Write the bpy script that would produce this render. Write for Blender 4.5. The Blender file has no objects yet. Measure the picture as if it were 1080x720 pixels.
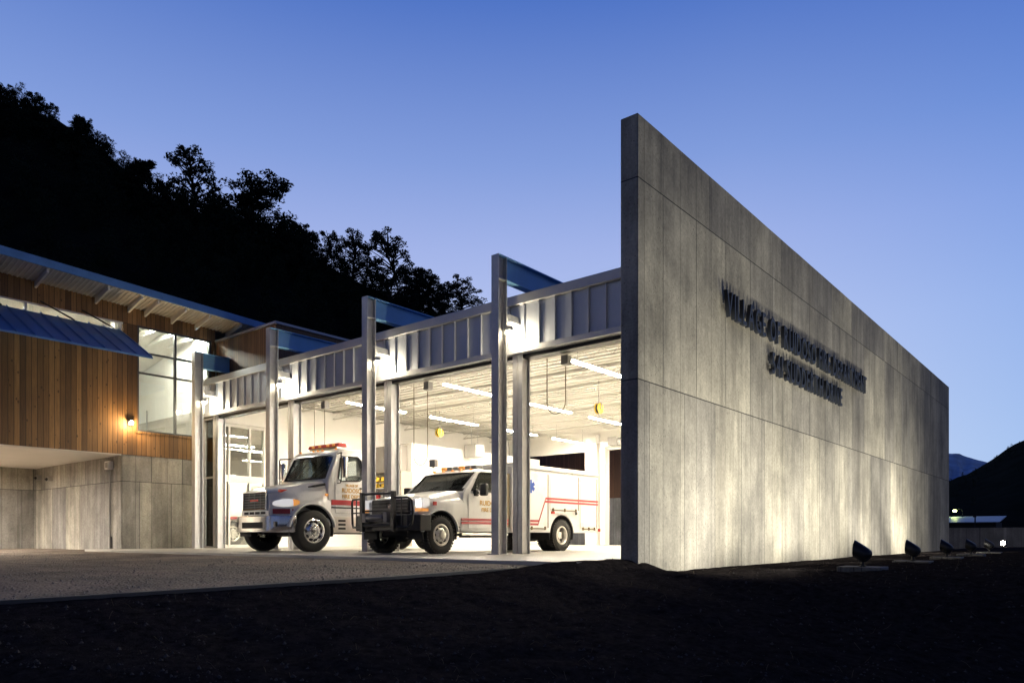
import bpy, bmesh, math, random
from mathutils import Vector, Matrix
R = math.radians
random.seed(7)
scn = bpy.context.scene
C = scn.collection

# ------------------------------------------------------------------ camera, sky, exposure
cam_d = bpy.data.cameras.new('camera'); cam = bpy.data.objects.new('camera', cam_d); C.objects.link(cam)
YAW = math.atan2(1180-540, 776.0)
cam.location = (0, 0, 0.366)
cam.rotation_euler = (R(90), 0, YAW)
cam_d.sensor_width = 36; cam_d.lens = 776/1080*36
cam_d.shift_y = (566-360)/1080
cam_d.clip_start = 0.05; cam_d.clip_end = 9000
scn.camera = cam
scn.view_settings.view_transform = 'Standard'; scn.view_settings.look = 'None'
scn.view_settings.exposure = 0.0; scn.view_settings.gamma = 1; scn.view_settings.use_curve_mapping = False
try:
    scn.cycles.use_denoising = True
    scn.cycles.sample_clamp_indirect = 20.0
    scn.cycles.max_bounces = 8
    scn.cycles.caustics_reflective = False; scn.cycles.caustics_refractive = False
except Exception: pass

world = bpy.data.worlds.new('World'); scn.world = world; world.use_nodes = True
wt = world.node_tree; wt.nodes.clear()
def wn(t, **k):
    n = wt.nodes.new(t)
    for a, b in k.items(): setattr(n, a, b)
    return n
out = wn('ShaderNodeOutputWorld'); tc = wn('ShaderNodeTexCoord'); sep = wn('ShaderNodeSeparateXYZ')
wt.links.new(tc.outputs['Generated'], sep.inputs[0])
ramp = wn('ShaderNodeValToRGB'); wt.links.new(sep.outputs['Z'], ramp.inputs[0])
SKY = [(0.0, (.66,.72,.89)), (.10, (.61,.69,.90)), (.26, (.48,.565,.86)), (.36, (.365,.455,.80)), (.45, (.23,.34,.71)), (.60, (.070,.165,.545)),
       (.78, (.018,.050,.22)), (1.0, (.010,.024,.10))]
els = ramp.color_ramp.elements
while len(els) < len(SKY): els.new(.5)
for e, (p, c) in zip(els, SKY): e.position = p; e.color = (*c, 1)
dot = wn('ShaderNodeVectorMath', operation='DOT_PRODUCT')
nrm = wn('ShaderNodeVectorMath', operation='NORMALIZE'); flat = wn('ShaderNodeCombineXYZ')
wt.links.new(sep.outputs['X'], flat.inputs[0]); wt.links.new(sep.outputs['Y'], flat.inputs[1])
wt.links.new(flat.outputs[0], nrm.inputs[0]); wt.links.new(nrm.outputs[0], dot.inputs[0])
sa = YAW + R(11); dot.inputs[1].default_value = (-math.sin(sa), math.cos(sa), 0)      # the afterglow lies ahead of the lens
mr = wn('ShaderNodeValToRGB')
az = mr.color_ramp.elements
az[0].position = 0.0; az[0].color = (.15,.16,.19,1); az[1].position = 1.0; az[1].color = (1,1,1,1)
for p, v in ((.40,(.20,.22,.28)), (.66,(.52,.56,.68)), (.84,(.62,.78,.95)), (.94,(.95,.98,1.))):
    e = az.new(p); e.color = (*v, 1)
ma = wn('ShaderNodeMath', operation='MULTIPLY_ADD'); ma.inputs[1].default_value = .5; ma.inputs[2].default_value = .5
wt.links.new(dot.outputs['Value'], ma.inputs[0]); wt.links.new(ma.outputs[0], mr.inputs[0])
mul = wn('ShaderNodeMix', data_type='RGBA', blend_type='MULTIPLY'); mul.inputs['Factor'].default_value = 1
wt.links.new(ramp.outputs['Color'], mul.inputs['A']); wt.links.new(mr.outputs['Color'], mul.inputs['B'])
bg1 = wn('ShaderNodeBackground'); bg1.inputs['Strength'].default_value = 1.0
wt.links.new(mul.outputs['Result'], bg1.inputs['Color'])
sky = wn('ShaderNodeTexSky'); sky.sky_type = 'NISHITA'; sky.sun_disc = False
sky.sun_elevation = R(0.5); sky.sun_rotation = -sa; sky.altitude = 2100; sky.ozone_density = 4
bg2 = wn('ShaderNodeBackground'); bg2.inputs['Strength'].default_value = 0.012
wt.links.new(sky.outputs['Color'], bg2.inputs['Color'])
add = wn('ShaderNodeAddShader')
wt.links.new(bg1.outputs[0], add.inputs[0]); wt.links.new(bg2.outputs[0], add.inputs[1]); wt.links.new(add.outputs[0], out.inputs[0])

sun_d = bpy.data.lights.new('sun', 'SUN'); sun_d.energy = 0.02; sun_d.angle = R(12); sun_d.color = (1, .85, .75)
sun = bpy.data.objects.new('sun', sun_d); C.objects.link(sun)
sdir = Vector((-math.sin(sa), math.cos(sa), math.tan(R(4))))                       # last light of the set sun
sun.rotation_euler = sdir.to_track_quat('Z', 'Y').to_euler()

# light levels
TUBE = 330.0; LAMP = 62.0; FLOOD = 640.0; WOODLAMP = 90.0

# ------------------------------------------------------------------ materials
def mat(name, col, rough=.6, metal=0., emit=0., ecol=None, coat=0., spec=None):
    m = bpy.data.materials.new(name); m.use_nodes = True
    b = m.node_tree.nodes['Principled BSDF']
    b.inputs['Base Color'].default_value = (*col, 1); b.inputs['Roughness'].default_value = rough; b.inputs['Metallic'].default_value = metal
    if emit:
        b.inputs['Emission Color'].default_value = (*(ecol or col), 1); b.inputs['Emission Strength'].default_value = emit
    if coat: b.inputs['Coat Weight'].default_value = coat; b.inputs['Coat Roughness'].default_value = .08
    if spec is not None: b.inputs['Specular IOR Level'].default_value = spec
    return m
class NT:
    def __init__(s, m): s.t = m.node_tree; s.b = s.t.nodes['Principled BSDF']
    def n(s, ty, ins=None, **k):
        n = s.t.nodes.new(ty)
        for a, b in k.items(): setattr(n, a, b)
        for a, b in (ins or {}).items():
            if hasattr(b, 'is_output') or isinstance(b, bpy.types.NodeSocket): s.t.links.new(b, n.inputs[a])
            else: n.inputs[a].default_value = b
        return n
    def link(s, a, b): s.t.links.new(a, b)
    def pos(s): return s.n('ShaderNodeNewGeometry').outputs['Position']
    def mapv(s, vec, sc=(1,1,1), rot=(0,0,0), loc=(0,0,0)):
        return s.n('ShaderNodeMapping', {'Vector': vec, 'Scale': sc, 'Rotation': rot, 'Location': loc}).outputs[0]
    def noise(s, vec, scale, detail=4, rough=.6):
        return s.n('ShaderNodeTexNoise', {'Vector': vec, 'Scale': scale, 'Detail': detail, 'Roughness': rough}).outputs['Fac']
    def rng(s, v, a, b, c, d): return s.n('ShaderNodeMapRange', {'Value': v, 'From Min': a, 'From Max': b, 'To Min': c, 'To Max': d}).outputs[0]
    def mix(s, f, a, b, blend='MIX'):
        n = s.n('ShaderNodeMix', data_type='RGBA', blend_type=blend)
        for i, v in (('Factor', f), ('A', a), ('B', b)):
            if isinstance(v, bpy.types.NodeSocket): s.t.links.new(v, n.inputs[i])
            else: n.inputs[i].default_value = v if i == 'Factor' or len(v) == 4 else (*v, 1)
        return n.outputs['Result']
    def math(s, op, a, b=0.):
        n = s.n('ShaderNodeMath', operation=op)
        for i, v in enumerate((a, b)):
            if isinstance(v, bpy.types.NodeSocket): s.t.links.new(v, n.inputs[i])
            else: n.inputs[i].default_value = v
        return n.outputs[0]
    def bump(s, h, st=.3, d=.01):
        n = s.n('ShaderNodeBump', {'Height': h, 'Strength': st, 'Distance': d}); s.link(n.outputs[0], s.b.inputs['Normal'])

def vary(m, scale=3., amt=.25, rough=.15, stretch=(1,1,1), bump=0):
    """uneven tone and gloss over a plain material"""
    k = NT(m); c = tuple(k.b.inputs['Base Color'].default_value)[:3]; r = k.b.inputs['Roughness'].default_value
    v = k.mapv(k.pos(), stretch); f = k.noise(v, scale, 6, .65)
    k.link(k.mix(k.rng(f, .3, .7, 0, 1), tuple(x*(1-amt) for x in c), tuple(min(.95, x*(1+amt*.6)) for x in c)), k.b.inputs['Base Color'])
    k.link(k.rng(f, .3, .7, r-rough/2, min(1, r+rough)), k.b.inputs['Roughness'])
    if bump: k.bump(f, bump, .01)
    return m

def concrete(name, axis, base=(.40,.375,.33), pw=1.22, ph=3.1, z0=-.3, shift=0., boards=.61):
    """plywood formed concrete: panel joints, pour stains, bug holes"""
    m = mat(name, base, .82); k = NT(m); p = k.pos()
    s = k.n('ShaderNodeSeparateXYZ', {0: p})
    uv = k.n('ShaderNodeCombineXYZ', {0: k.math('ADD', s.outputs['Y' if axis == 'y' else 'X'], 60.+shift), 1: k.math('ADD', s.outputs['Z'], -z0+ph*4)}).outputs[0]
    br = k.n('ShaderNodeTexBrick', {'Vector': uv, 'Color1': (.66,.66,.69,1), 'Color2': (1.18,1.16,1.08,1), 'Mortar': (.30,.30,.31,1), 'Scale': 1., 'Mortar Size': .011,
             'Mortar Smooth': .25, 'Bias': .0, 'Brick Width': pw, 'Row Height': ph}, offset=.37, offset_frequency=2, squash=1.5, squash_frequency=3)
    bb = k.n('ShaderNodeTexBrick', {'Vector': uv, 'Color1': (.86,.86,.87,1), 'Color2': (1.10,1.10,1.08,1), 'Mortar': (.42,.42,.42,1), 'Scale': 1., 'Mortar Size': .008,
             'Mortar Smooth': .3, 'Brick Width': boards, 'Row Height': ph}, offset=.0, squash=1.)
    big = k.noise(k.mapv(p, (.5,.5,.35)), 1.4, 8, .7)
    streak = k.noise(k.mapv(p, (3.2,3.2,.22)), 1.6, 6, .65)
    fine = k.noise(p, 22, 5, .7)
    c = k.mix(1, base, br.outputs['Color'], 'MULTIPLY'); c = k.mix(1, c, bb.outputs['Color'], 'MULTIPLY')
    g = k.rng(big, .34, .66, .50, 1.25); c = k.mix(1, c, k.n('ShaderNodeCombineColor', {0: g, 1: g, 2: g}).outputs[0], 'MULTIPLY')
    g = k.rng(streak, .32, .7, .74, 1.14); c = k.mix(1, c, k.n('ShaderNodeCombineColor', {0: g, 1: g, 2: k.math('MULTIPLY', g, .98)}).outputs[0], 'MULTIPLY')
    g = k.rng(fine, .3, .7, .76, 1.16); c = k.mix(1, c, k.n('ShaderNodeCombineColor', {0: g, 1: g, 2: g}).outputs[0], 'MULTIPLY')
    vo = k.n('ShaderNodeTexVoronoi', {'Vector': p, 'Scale': 15.}); gate = k.noise(p, 1.1, 3)
    hole = k.math('MULTIPLY', k.math('LESS_THAN', vo.outputs['Distance'], .17), k.math('GREATER_THAN', gate, .48))
    st = k.noise(k.mapv(p, (1.1,1.1,.22)), .9, 7, .7); c = k.mix(k.rng(st, .54, .66, 0, .42), c, (.15,.135,.105)); lt = k.noise(k.mapv(p, (1.6,1.6,.10)), 1.3, 5, .6); c = k.mix(k.rng(lt, .6, .72, 0, .35), c, (.60,.58,.52))
    c = k.mix(k.math('MULTIPLY', hole, .6), c, (.10,.10,.09)); k.link(c, k.b.inputs['Base Color'])
    k.bump(k.math('ADD', k.math('MULTIPLY', br.outputs['Fac'], -1.2), k.math('ADD', k.math('MULTIPLY', fine, .35), k.math('MULTIPLY', hole, -.8))), .5, .012)
    k.link(k.rng(big, .3, .7, .68, .92), k.b.inputs['Roughness'])
    return m

def boards(name, axis, base, w=.145, dark=.45):
    """vertical wooden boards with knots"""
    m = mat(name, base, .62); k = NT(m); p = k.pos(); s = k.n('ShaderNodeSeparateXYZ', {0: p})
    u = k.math('ADD', s.outputs['Y' if axis == 'y' else 'X'], 80.); zz = k.math('ADD', s.outputs['Z'], 20.)
    uv = k.n('ShaderNodeCombineXYZ', {0: u, 1: zz}).outputs[0]
    br = k.n('ShaderNodeTexBrick', {'Vector': uv, 'Color1': (dark,dark*.92,dark*.82,1), 'Color2': (1.2,1.17,1.1,1), 'Mortar': (.10,.08,.06,1), 'Scale': 1., 'Mortar Size': .008,
             'Mortar Smooth': .2, 'Brick Width': w, 'Row Height': 9.}, offset=.0)
    gr = k.noise(k.mapv(p, (14,14,.7)), 2.2, 7, .7)
    c = k.mix(1, base, br.outputs['Color'], 'MULTIPLY')
    g = k.rng(gr, .3, .7, .62, 1.25); c = k.mix(1, c, k.n('ShaderNodeCombineColor', {0: g, 1: g, 2: g}).outputs[0], 'MULTIPLY')
    vo = k.n('ShaderNodeTexVoronoi', {'Vector': k.mapv(p, (1,1,.55)), 'Scale': 5.5}); kn = k.math('LESS_THAN', vo.outputs['Distance'], .13)
    c = k.mix(k.math('MULTIPLY', kn, .75), c, tuple(x*.22 for x in base)); k.link(c, k.b.inputs['Base Color'])
    k.bump(k.math('ADD', k.math('MULTIPLY', br.outputs['Fac'], -1.5), k.math('MULTIPLY', gr, .3)), .5, .012)
    return m

def glass(name, tint=(.92,.96,.97), refl=1.0, rough=.0):
    """single thin pane: fresnel mirror over clear"""
    m = bpy.data.materials.new(name); m.use_nodes = True; t = m.node_tree; t.nodes.clear()
    o = t.nodes.new('ShaderNodeOutputMaterial'); mx = t.nodes.new('ShaderNodeMixShader'); fr = t.nodes.new('ShaderNodeFresnel'); fr.inputs[0].default_value = 1.52
    ml = t.nodes.new('ShaderNodeMath'); ml.operation = 'MULTIPLY'; ml.inputs[1].default_value = refl*1.7; ml.use_clamp = True
    tr = t.nodes.new('ShaderNodeBsdfTransparent'); tr.inputs[0].default_value = (*tint, 1)
    gl = t.nodes.new('ShaderNodeBsdfGlossy'); gl.inputs['Roughness'].default_value = rough
    t.links.new(fr.outputs[0], ml.inputs[0]); t.links.new(ml.outputs[0], mx.inputs[0]); t.links.new(tr.outputs[0], mx.inputs[1]); t.links.new(gl.outputs[0], mx.inputs[2]); t.links.new(mx.outputs[0], o.inputs[0])
    return m

M = {}
M['conc_y'] = concrete('formed_concrete', 'y', (.47,.445,.39))
M['conc_x'] = concrete('formed_concrete_end', 'x', (.40,.385,.35), boards=.3)
M['conc_base_y'] = concrete('base_concrete', 'y', (.44,.42,.385), 1.0, 2.6, -.5, .2, .5)
M['conc_base_x'] = concrete('recess_concrete', 'x', (.44,.42,.385), 1.24, 2.6, -.5, .1, .31)
M['wood_y'] = boards('cedar_boards', 'y', (.28,.155,.06), .145, .42)
M['wood_x'] = boards('cedar_boards_box', 'x', (.26,.15,.075), .12, .5)
M['wood_dark'] = boards('brown_boards', 'x', (.10,.05,.032), .15, .6)
M['steel'] = vary(mat('galvanised_steel', (.60,.60,.61), .45, .35), 5, .14, .2)
M['panel'] = vary(mat('zinc_panel', (.50,.54,.63), .45, .3), 2, .12, .15, (1,1,.3))
M['capm'] = vary(mat('cap_metal', (.45,.46,.5), .42, .4), 2, .1, .12)
M['bluemetal'] = vary(mat('blue_metal', (.13,.30,.62), .40, .25), 1.5, .2, .15)
M['paleblue'] = vary(mat('beam_sky_blue', (.23,.50,.84), .42, .15), 1.5, .12, .1)  # galvanised beams, the blue of the reflected sky put into their base colour
M['white'] = vary(mat('white_wall_paint', (.80,.78,.73), .6), 1.0, .06, .1)
M['deck'] = vary(mat('white_deck', (.74,.72,.67), .5, .0), 2, .06, .1)
M['grey'] = mat('grey_paint', (.32,.31,.29), .6)
M['floor'] = vary(mat('sealed_slab', (.46,.44,.40), .38), 1.2, .2, .25)
M['black'] = vary(mat('black_paint', (.015,.015,.017), .38), 12, .3, .15)
M['rubber'] = vary(mat('rubber', (.022,.021,.02), .78), 20, .35, .15)
M['dark'] = mat('dark_underside', (.02,.02,.02), .8)
M['chrome'] = mat('chrome', (.78,.78,.78), .14, 1.)
M['alu'] = mat('polished_alloy', (.66,.64,.6), .28, 1.)
M['paint'] = vary(mat('white_vehicle_paint', (.82,.81,.79), .28, 0, coat=.6), 2.2, .05, .08)
M['red'] = mat('red_stripe', (.42,.02,.025), .35, coat=.3)
M['gold'] = mat('gold_lettering', (.55,.32,.06), .4, .25)
M['blue'] = mat('blue_emblem', (.03,.09,.42), .4)
M['amber'] = mat('amber_lens', (.70,.24,.05), .25, emit=.55, ecol=(1,.45,.12))
M['redlens'] = mat('red_lens', (.45,.03,.02), .2, emit=.05, ecol=(1,.06,.03))
M['lamp_glass'] = mat('headlamp_reflector', (.85,.85,.85), .12, .6, emit=.55, ecol=(1,.95,.88))
M['yellow'] = vary(mat('yellow_plastic', (.62,.42,.03), .45), 6, .2)
M['seat'] = mat('seat_cloth', (.12,.12,.12), .9)
M['tube'] = mat('lit_tube', (1,1,1), .5, emit=TUBE, ecol=(1,.89,.72))
M['lens'] = mat('lit_lens', (1,1,1), .5, emit=60, ecol=(1,.86,.58))
M['floodlens'] = mat('flood_lens', (1,1,1), .5, emit=18, ecol=(1,.93,.74))
M['glass'] = glass('clear_glass', (.88,.95,.98))
M['shopglass'] = glass('partition_glass', (.80,.82,.80), 1.3)
M['carglass'] = glass('vehicle_glass', (.72,.78,.80), .55)
M['letter'] = mat('letter_metal', (.018,.023,.034), .5, .1)
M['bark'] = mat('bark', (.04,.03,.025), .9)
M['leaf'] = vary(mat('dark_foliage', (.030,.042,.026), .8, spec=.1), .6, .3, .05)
# ------------------------------------------------------------------ mesh helpers
class MB:
    def __init__(s): s.v = []; s.f = []
    def add(s, vs, fs):
        o = len(s.v); s.v += [tuple(p) for p in vs]; s.f += [tuple(i+o for i in f) for f in fs]; return s
    def box(s, x0, x1, y0, y1, z0, z1):
        return s.add([(x0,y0,z0),(x1,y0,z0),(x1,y1,z0),(x0,y1,z0),(x0,y0,z1),(x1,y0,z1),(x1,y1,z1),(x0,y1,z1)],
                     [(3,2,1,0),(4,5,6,7),(0,1,5,4),(1,2,6,5),(2,3,7,6),(3,0,4,7)])
    def prism(s, pts, ax, lo, hi):
        n = len(pts)
        def q(p, h): return (h,p[0],p[1]) if ax == 'x' else (p[0],h,p[1]) if ax == 'y' else (p[0],p[1],h)
        return s.add([q(p, lo) for p in pts]+[q(p, hi) for p in pts],
                     [tuple(range(n))[::-1], tuple(range(n, 2*n))]+[(i,(i+1)%n,n+(i+1)%n,n+i) for i in range(n)])
    def loft(s, secs, caps=True):
        n = len(secs[0]); vs = [p for q in secs for p in q]; fs = []
        for a in range(len(secs)-1):
            fs += [(a*n+i, a*n+(i+1)%n, (a+1)*n+(i+1)%n, (a+1)*n+i) for i in range(n)]
        if caps: fs += [tuple(range(n))[::-1], tuple(range((len(secs)-1)*n, len(secs)*n))]
        return s.add(vs, fs)
    def cyl(s, a, b, r0, r1=None, n=12):
        return s.tube([a, b], [r0, r0 if r1 is None else r1], n)
    def tube(s, pts, r, n=8, closed=False):
        P = [Vector(p) for p in pts]; rr = r if isinstance(r, (list, tuple)) else [r]*len(P); secs = []
        prev = None
        for i, p in enumerate(P):
            if closed: t = P[(i+1)%len(P)]-P[i-1]
            else: t = (P[min(i+1, len(P)-1)]-P[max(i-1, 0)])
            t = t.normalized() if t.length > 1e-9 else Vector((0,0,1))
            if prev is None:
                u = t.orthogonal().normalized()
            else:
                u = prev-t*prev.dot(t); u = u.normalized() if u.length > 1e-6 else t.orthogonal().normalized()
            prev = u; w = t.cross(u)
            secs.append([p+(u*math.cos(2*math.pi*k/n)+w*math.sin(2*math.pi*k/n))*rr[i] for k in range(n)])
        if closed: secs.append(secs[0])
        return s.loft(secs, not closed)
    def lathe(s, prof, o=(0,0,0), ax='x', n=28, closed=False):
        """prof: (radius, offset along ax)"""
        secs = []
        for k in range(n):
            a = 2*math.pi*k/n; ca, sa_ = math.cos(a), math.sin(a); q = []
            for r, h in prof:
                q.append((o[0]+h, o[1]+r*ca, o[2]+r*sa_) if ax == 'x' else (o[0]+r*sa_, o[1]+h, o[2]+r*ca) if ax == 'y' else (o[0]+r*ca, o[1]+r*sa_, o[2]+h))
            secs.append(q)
        m = len(prof); vs = [p for q in secs for p in q]; fs = []
        for a in range(n):
            b = (a+1) % n
            for i in range(m if closed else m-1):
                j = (i+1) % m; fs.append((a*m+i, a*m+j, b*m+j, b*m+i))
        return s.add(vs, fs)
    def mesh(s, name, off=(0,0,0)):
        me = bpy.data.meshes.new(name)
        me.from_pydata([(a-off[0], b-off[1], c-off[2]) for a, b, c in s.v], [], s.f)
        bm = bmesh.new(); bm.from_mesh(me); bmesh.ops.recalc_face_normals(bm, faces=bm.faces); bm.to_mesh(me); bm.free()
        return me
def wloc(o):
    v = Vector((0,0,0))
    while o: v += o.location; o = o.parent
    return v
def build(mb, name, m, parent=None, at=None, bevel=0, seg=2, smooth=True, cut=None, local=False, ang=35):
    """ONE mesh object from mb; mb is in world space unless local"""
    base = Vector((0,0,0)) if local else (wloc(parent) if parent else Vector(at or (0,0,0)))
    if not local and at is not None: base = Vector(at)
    me = mb.mesh(name, base)
    o = bpy.data.objects.new(name, me); C.objects.link(o)
    if cut:
        if bevel: bv = o.modifiers.new('b', 'BEVEL'); bv.width = bevel; bv.segments = seg; bv.limit_method = 'ANGLE'; bv.angle_limit = R(28)
        tmp = []
        for c in cut:
            co = bpy.data.objects.new('cutter', c.mesh('cutter', base)); C.objects.link(co); tmp.append(co)
            bo = o.modifiers.new('c', 'BOOLEAN'); bo.operation = 'DIFFERENCE'; bo.object = co; bo.solver = 'EXACT'
        dg = bpy.context.evaluated_depsgraph_get(); ne = bpy.data.meshes.new_from_object(o.evaluated_get(dg))
        o.modifiers.clear(); o.data = ne; ne.name = name
        for co in tmp: bpy.data.objects.remove(co)
        me = ne
    elif bevel:
        bv = o.modifiers.new('bevel', 'BEVEL'); bv.width = bevel; bv.segments = seg; bv.limit_method = 'ANGLE'; bv.angle_limit = R(28)
    me.materials.clear(); me.materials.append(m)
    if smooth:
        me.polygons.foreach_set('use_smooth', [True]*len(me.polygons)); me.set_sharp_from_angle(angle=R(ang))
    if parent:
        o.parent = parent
        o.location = base-wloc(parent) if (at is not None and not local) else (0,0,0)
    else: o.location = base
    return o
def tag(o, label, cat, group=None, kind=None):
    if label: o['label'] = label
    if cat: o['category'] = cat
    if group: o['group'] = group
    if kind: o['kind'] = kind
    return o
def thing(name, loc, label, cat, group=None):
    o = bpy.data.objects.new(name, None); C.objects.link(o); o.location = loc; o.empty_display_size = .3
    return tag(o, label, cat, group)
def struct(mb, name, m, **k): o = build(mb, name, m, **k); o['kind'] = 'structure'; return o
def copy_tree(o, parent=None):
    c = o.copy(); C.objects.link(c)
    if parent: c.parent = parent
    for ch in o.children: copy_tree(ch, c)
    return c
def move_copy(src, loc, label):
    c = copy_tree(src); c.location = loc; c['label'] = label; return c
def arc(cy, cz, r, a0, a1, n): return [(cy+r*math.cos(R(a0+(a1-a0)*i/n)), cz+r*math.sin(R(a0+(a1-a0)*i/n))) for i in range(n+1)]
_fonts = {}
def glyph(ch, size, depth, bold=.0):
    cu = bpy.data.curves.new('glyph', 'FONT'); cu.body = ch; cu.size = size; cu.extrude = depth/2; cu.offset = bold; cu.resolution_u = 3
    o = bpy.data.objects.new('glyph', cu); C.objects.link(o)
    me = bpy.data.meshes.new_from_object(o.evaluated_get(bpy.context.evaluated_depsgraph_get()))
    bpy.data.objects.remove(o); bpy.data.curves.remove(cu); return me
def lettering(text, m, parent, origin, height, xdir, ydir, width=None, depth=.004, bold=.0, name='lettering', center=True):
    """flat word(s) laid on a surface, one mesh, parent-local"""
    me = glyph(text, height/.70, depth, bold); xs = [v.co.x for v in me.vertices]; w = max(xs)-min(xs); mid = (max(xs)+min(xs))/2
    k = (width/w) if width else 1; X, Y = Vector(xdir), Vector(ydir); Z = X.cross(Y); O = Vector(origin)
    for v in me.vertices:
        c = v.co.copy(); v.co = O+X*((c.x-(mid if center else min(xs)))*k)+Y*c.y+Z*(c.z+depth/2)
    me.materials.clear(); me.materials.append(m); me.name = name
    o = bpy.data.objects.new(name, me); C.objects.link(o); o.parent = parent; return o
# ------------------------------------------------------------------ ground
from mathutils import noise as mnoise
FW = Vector((-math.sin(YAW), math.cos(YAW), 0)); RT = Vector((math.cos(YAW), math.sin(YAW), 0))
def ray(px, d, z=0.): v = FW*d+RT*((px-540)/776*d); return Vector((v.x, v.y, z))
EDGE = [(-40,-24),(-6,-10.6),(-1,-9.05),(2.2,-7.75),(5.8,-6.85),(7.4,-6.62),(8.8,-6.22),(9.95,-6.03),(10.2,-5.9),(400,-5.9)]
def edge_x(y):
    for (a, b), (c, d) in zip(EDGE, EDGE[1:]):
        if a <= y <= c: return b+(d-b)*(y-a)/(c-a)
    return EDGE[0][1]
def sstep(a, b, v): t = max(0., min(1., (v-a)/(b-a))); return t*t*(3-2*t)
def lot_z(x, y): return -.055-.024*max(0., min(12., 8.8-y))
def dirt_z(x, y):
    e = x-edge_x(y)
    top = lot_z(x, y)-.02+(.095*sstep(7.2, 8.9, y)) if y < 9.6 else .03-.23*sstep(9.8, 11.2, y)
    if 8. < y < 12: top -= .12*sstep(.12, .5, e)*sstep(8., 9., y)*(1-sstep(10., 12., y))
    k = .135-.155*sstep(8.5, 11.5, y)
    z = top-k*max(0., min(e, 7.5))-.02*sstep(7.5, 14, e) if e >= 0 else top-.35*sstep(0, .25, -e)
    if e > 0:
        r = sstep(0., .5, e)
        z += r*(.035*mnoise.noise((x*.8, y*.8, 1.3))+.03*mnoise.noise((x*2.3, y*2.3, 4.1))+.022*mnoise.noise((x*6., y*6., 9.))+.012*abs(mnoise.noise((x*14., y*14., 2.))))
    return z
def steps(lo, hi, fine, far_lo, far_hi):
    a = [lo+i*fine for i in range(int((hi-lo)/fine)+1)]; s = fine; p = a[-1]; q = a[0]; up = []; dn = []
    while p < far_hi: s *= 1.35; p += s; up.append(p)
    s = fine
    while q > far_lo: s *= 1.35; q -= s; dn.append(q)
    return dn[::-1]+a+up
xs = steps(-11., 9., .085, -3000, 3000); ys = steps(1.2, 26., .095, -3000, 3000)
g = MB(); g.v = [(x, y, dirt_z(x, y)) for y in ys for x in xs]; nx = len(xs)
g.f = [(j*nx+i, j*nx+i+1, (j+1)*nx+i+1, (j+1)*nx+i) for j in range(len(ys)-1) for i in range(nx-1)]
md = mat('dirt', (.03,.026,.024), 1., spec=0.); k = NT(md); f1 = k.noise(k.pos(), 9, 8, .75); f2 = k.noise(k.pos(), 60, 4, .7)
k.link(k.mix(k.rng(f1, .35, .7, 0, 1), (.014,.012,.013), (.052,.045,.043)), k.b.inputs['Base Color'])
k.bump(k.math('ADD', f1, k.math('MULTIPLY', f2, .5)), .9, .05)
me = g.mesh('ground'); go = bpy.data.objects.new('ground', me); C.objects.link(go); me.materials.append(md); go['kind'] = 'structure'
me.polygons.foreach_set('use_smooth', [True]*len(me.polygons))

# the gravel lot
g = MB(); rows = [-40+i*.5 for i in range(98)]+[8.83]; NC = 26
for y in rows:
    ex = edge_x(y)
    for i in range(NC+1):
        u = i/NC; x = ex-(u**2.2)*62; g.v.append((x, y, lot_z(x, y)+(.012*mnoise.noise((x*.7, y*.7, 0)) if i else 0)))
for j in range(len(rows)-1):
    for i in range(NC): a = j*(NC+1)+i; g.f.append((a, a+1, a+NC+2, a+NC+1))
o = len(g.v); g.v += [(-90,8.82,-.055),(-24.1,8.82,-.055),(-24.1,40,-.055),(-90,40,-.055)]; g.f.append((o,o+1,o+2,o+3))
mg = mat('gravel', (.17,.15,.13), .9); k = NT(mg)
vo = k.n('ShaderNodeTexVoronoi', {'Vector': k.pos(), 'Scale': 26.}); big = k.noise(k.pos(), .55, 6, .65); mid = k.noise(k.mapv(k.pos(), (.35,1.6,1.)), 2.2, 7, .72); fine = k.noise(k.pos(), 42, 3, .7)
c = k.mix(k.rng(fine, .3, .7, 0, 1), (.12,.092,.070), (.30,.24,.185)); gg = k.rng(k.math('ADD', big, k.math('MULTIPLY', mid, .6)), .6, 1.0, .38, 1.3)
k.link(k.mix(1, c, k.n('ShaderNodeCombineColor', {0: gg, 1: gg, 2: gg}).outputs[0], 'MULTIPLY'), k.b.inputs['Base Color'])
k.bump(k.math('ADD', k.math('MULTIPLY', vo.outputs['Distance'], -1.), k.math('MULTIPLY', mid, 2.)), .9, .05)
o = struct(g, 'gravel_lot', mg, smooth=True)
# loose stones and clods on the dirt
st = MB(); rnd = random.Random(3)
for i in range(9000):
    d = 5.0+13*rnd.random()**1.6; p = ray(rnd.uniform(-60, 1140), d)
    if p.x < edge_x(p.y)+.06 or (p.y > 9.9 and p.x < -5.6): continue
    r = .004+.022*rnd.random()**4; z = dirt_z(p.x, p.y)
    q = [(p.x+r*rnd.uniform(.7,1.3)*math.cos(a+.4*rnd.random()), p.y+r*rnd.uniform(.7,1.3)*math.sin(a), z-.004) for a in (0,1.26,2.5,3.77,5.0)]
    st.add(q+[(p.x+r*rnd.uniform(-.3,.3), p.y+r*rnd.uniform(-.3,.3), z+r*rnd.uniform(.5,1.))], [(0,1,5),(1,2,5),(2,3,5),(3,4,5),(4,0,5)])
o = build(st, 'loose_stones', vary(mat('stone', (.085,.08,.078), 1., spec=0.), 40, .4), smooth=False)
tag(o, 'small pale stones and clods strewn over the dark dirt', 'stones', kind='stuff')
tw = MB()
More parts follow.
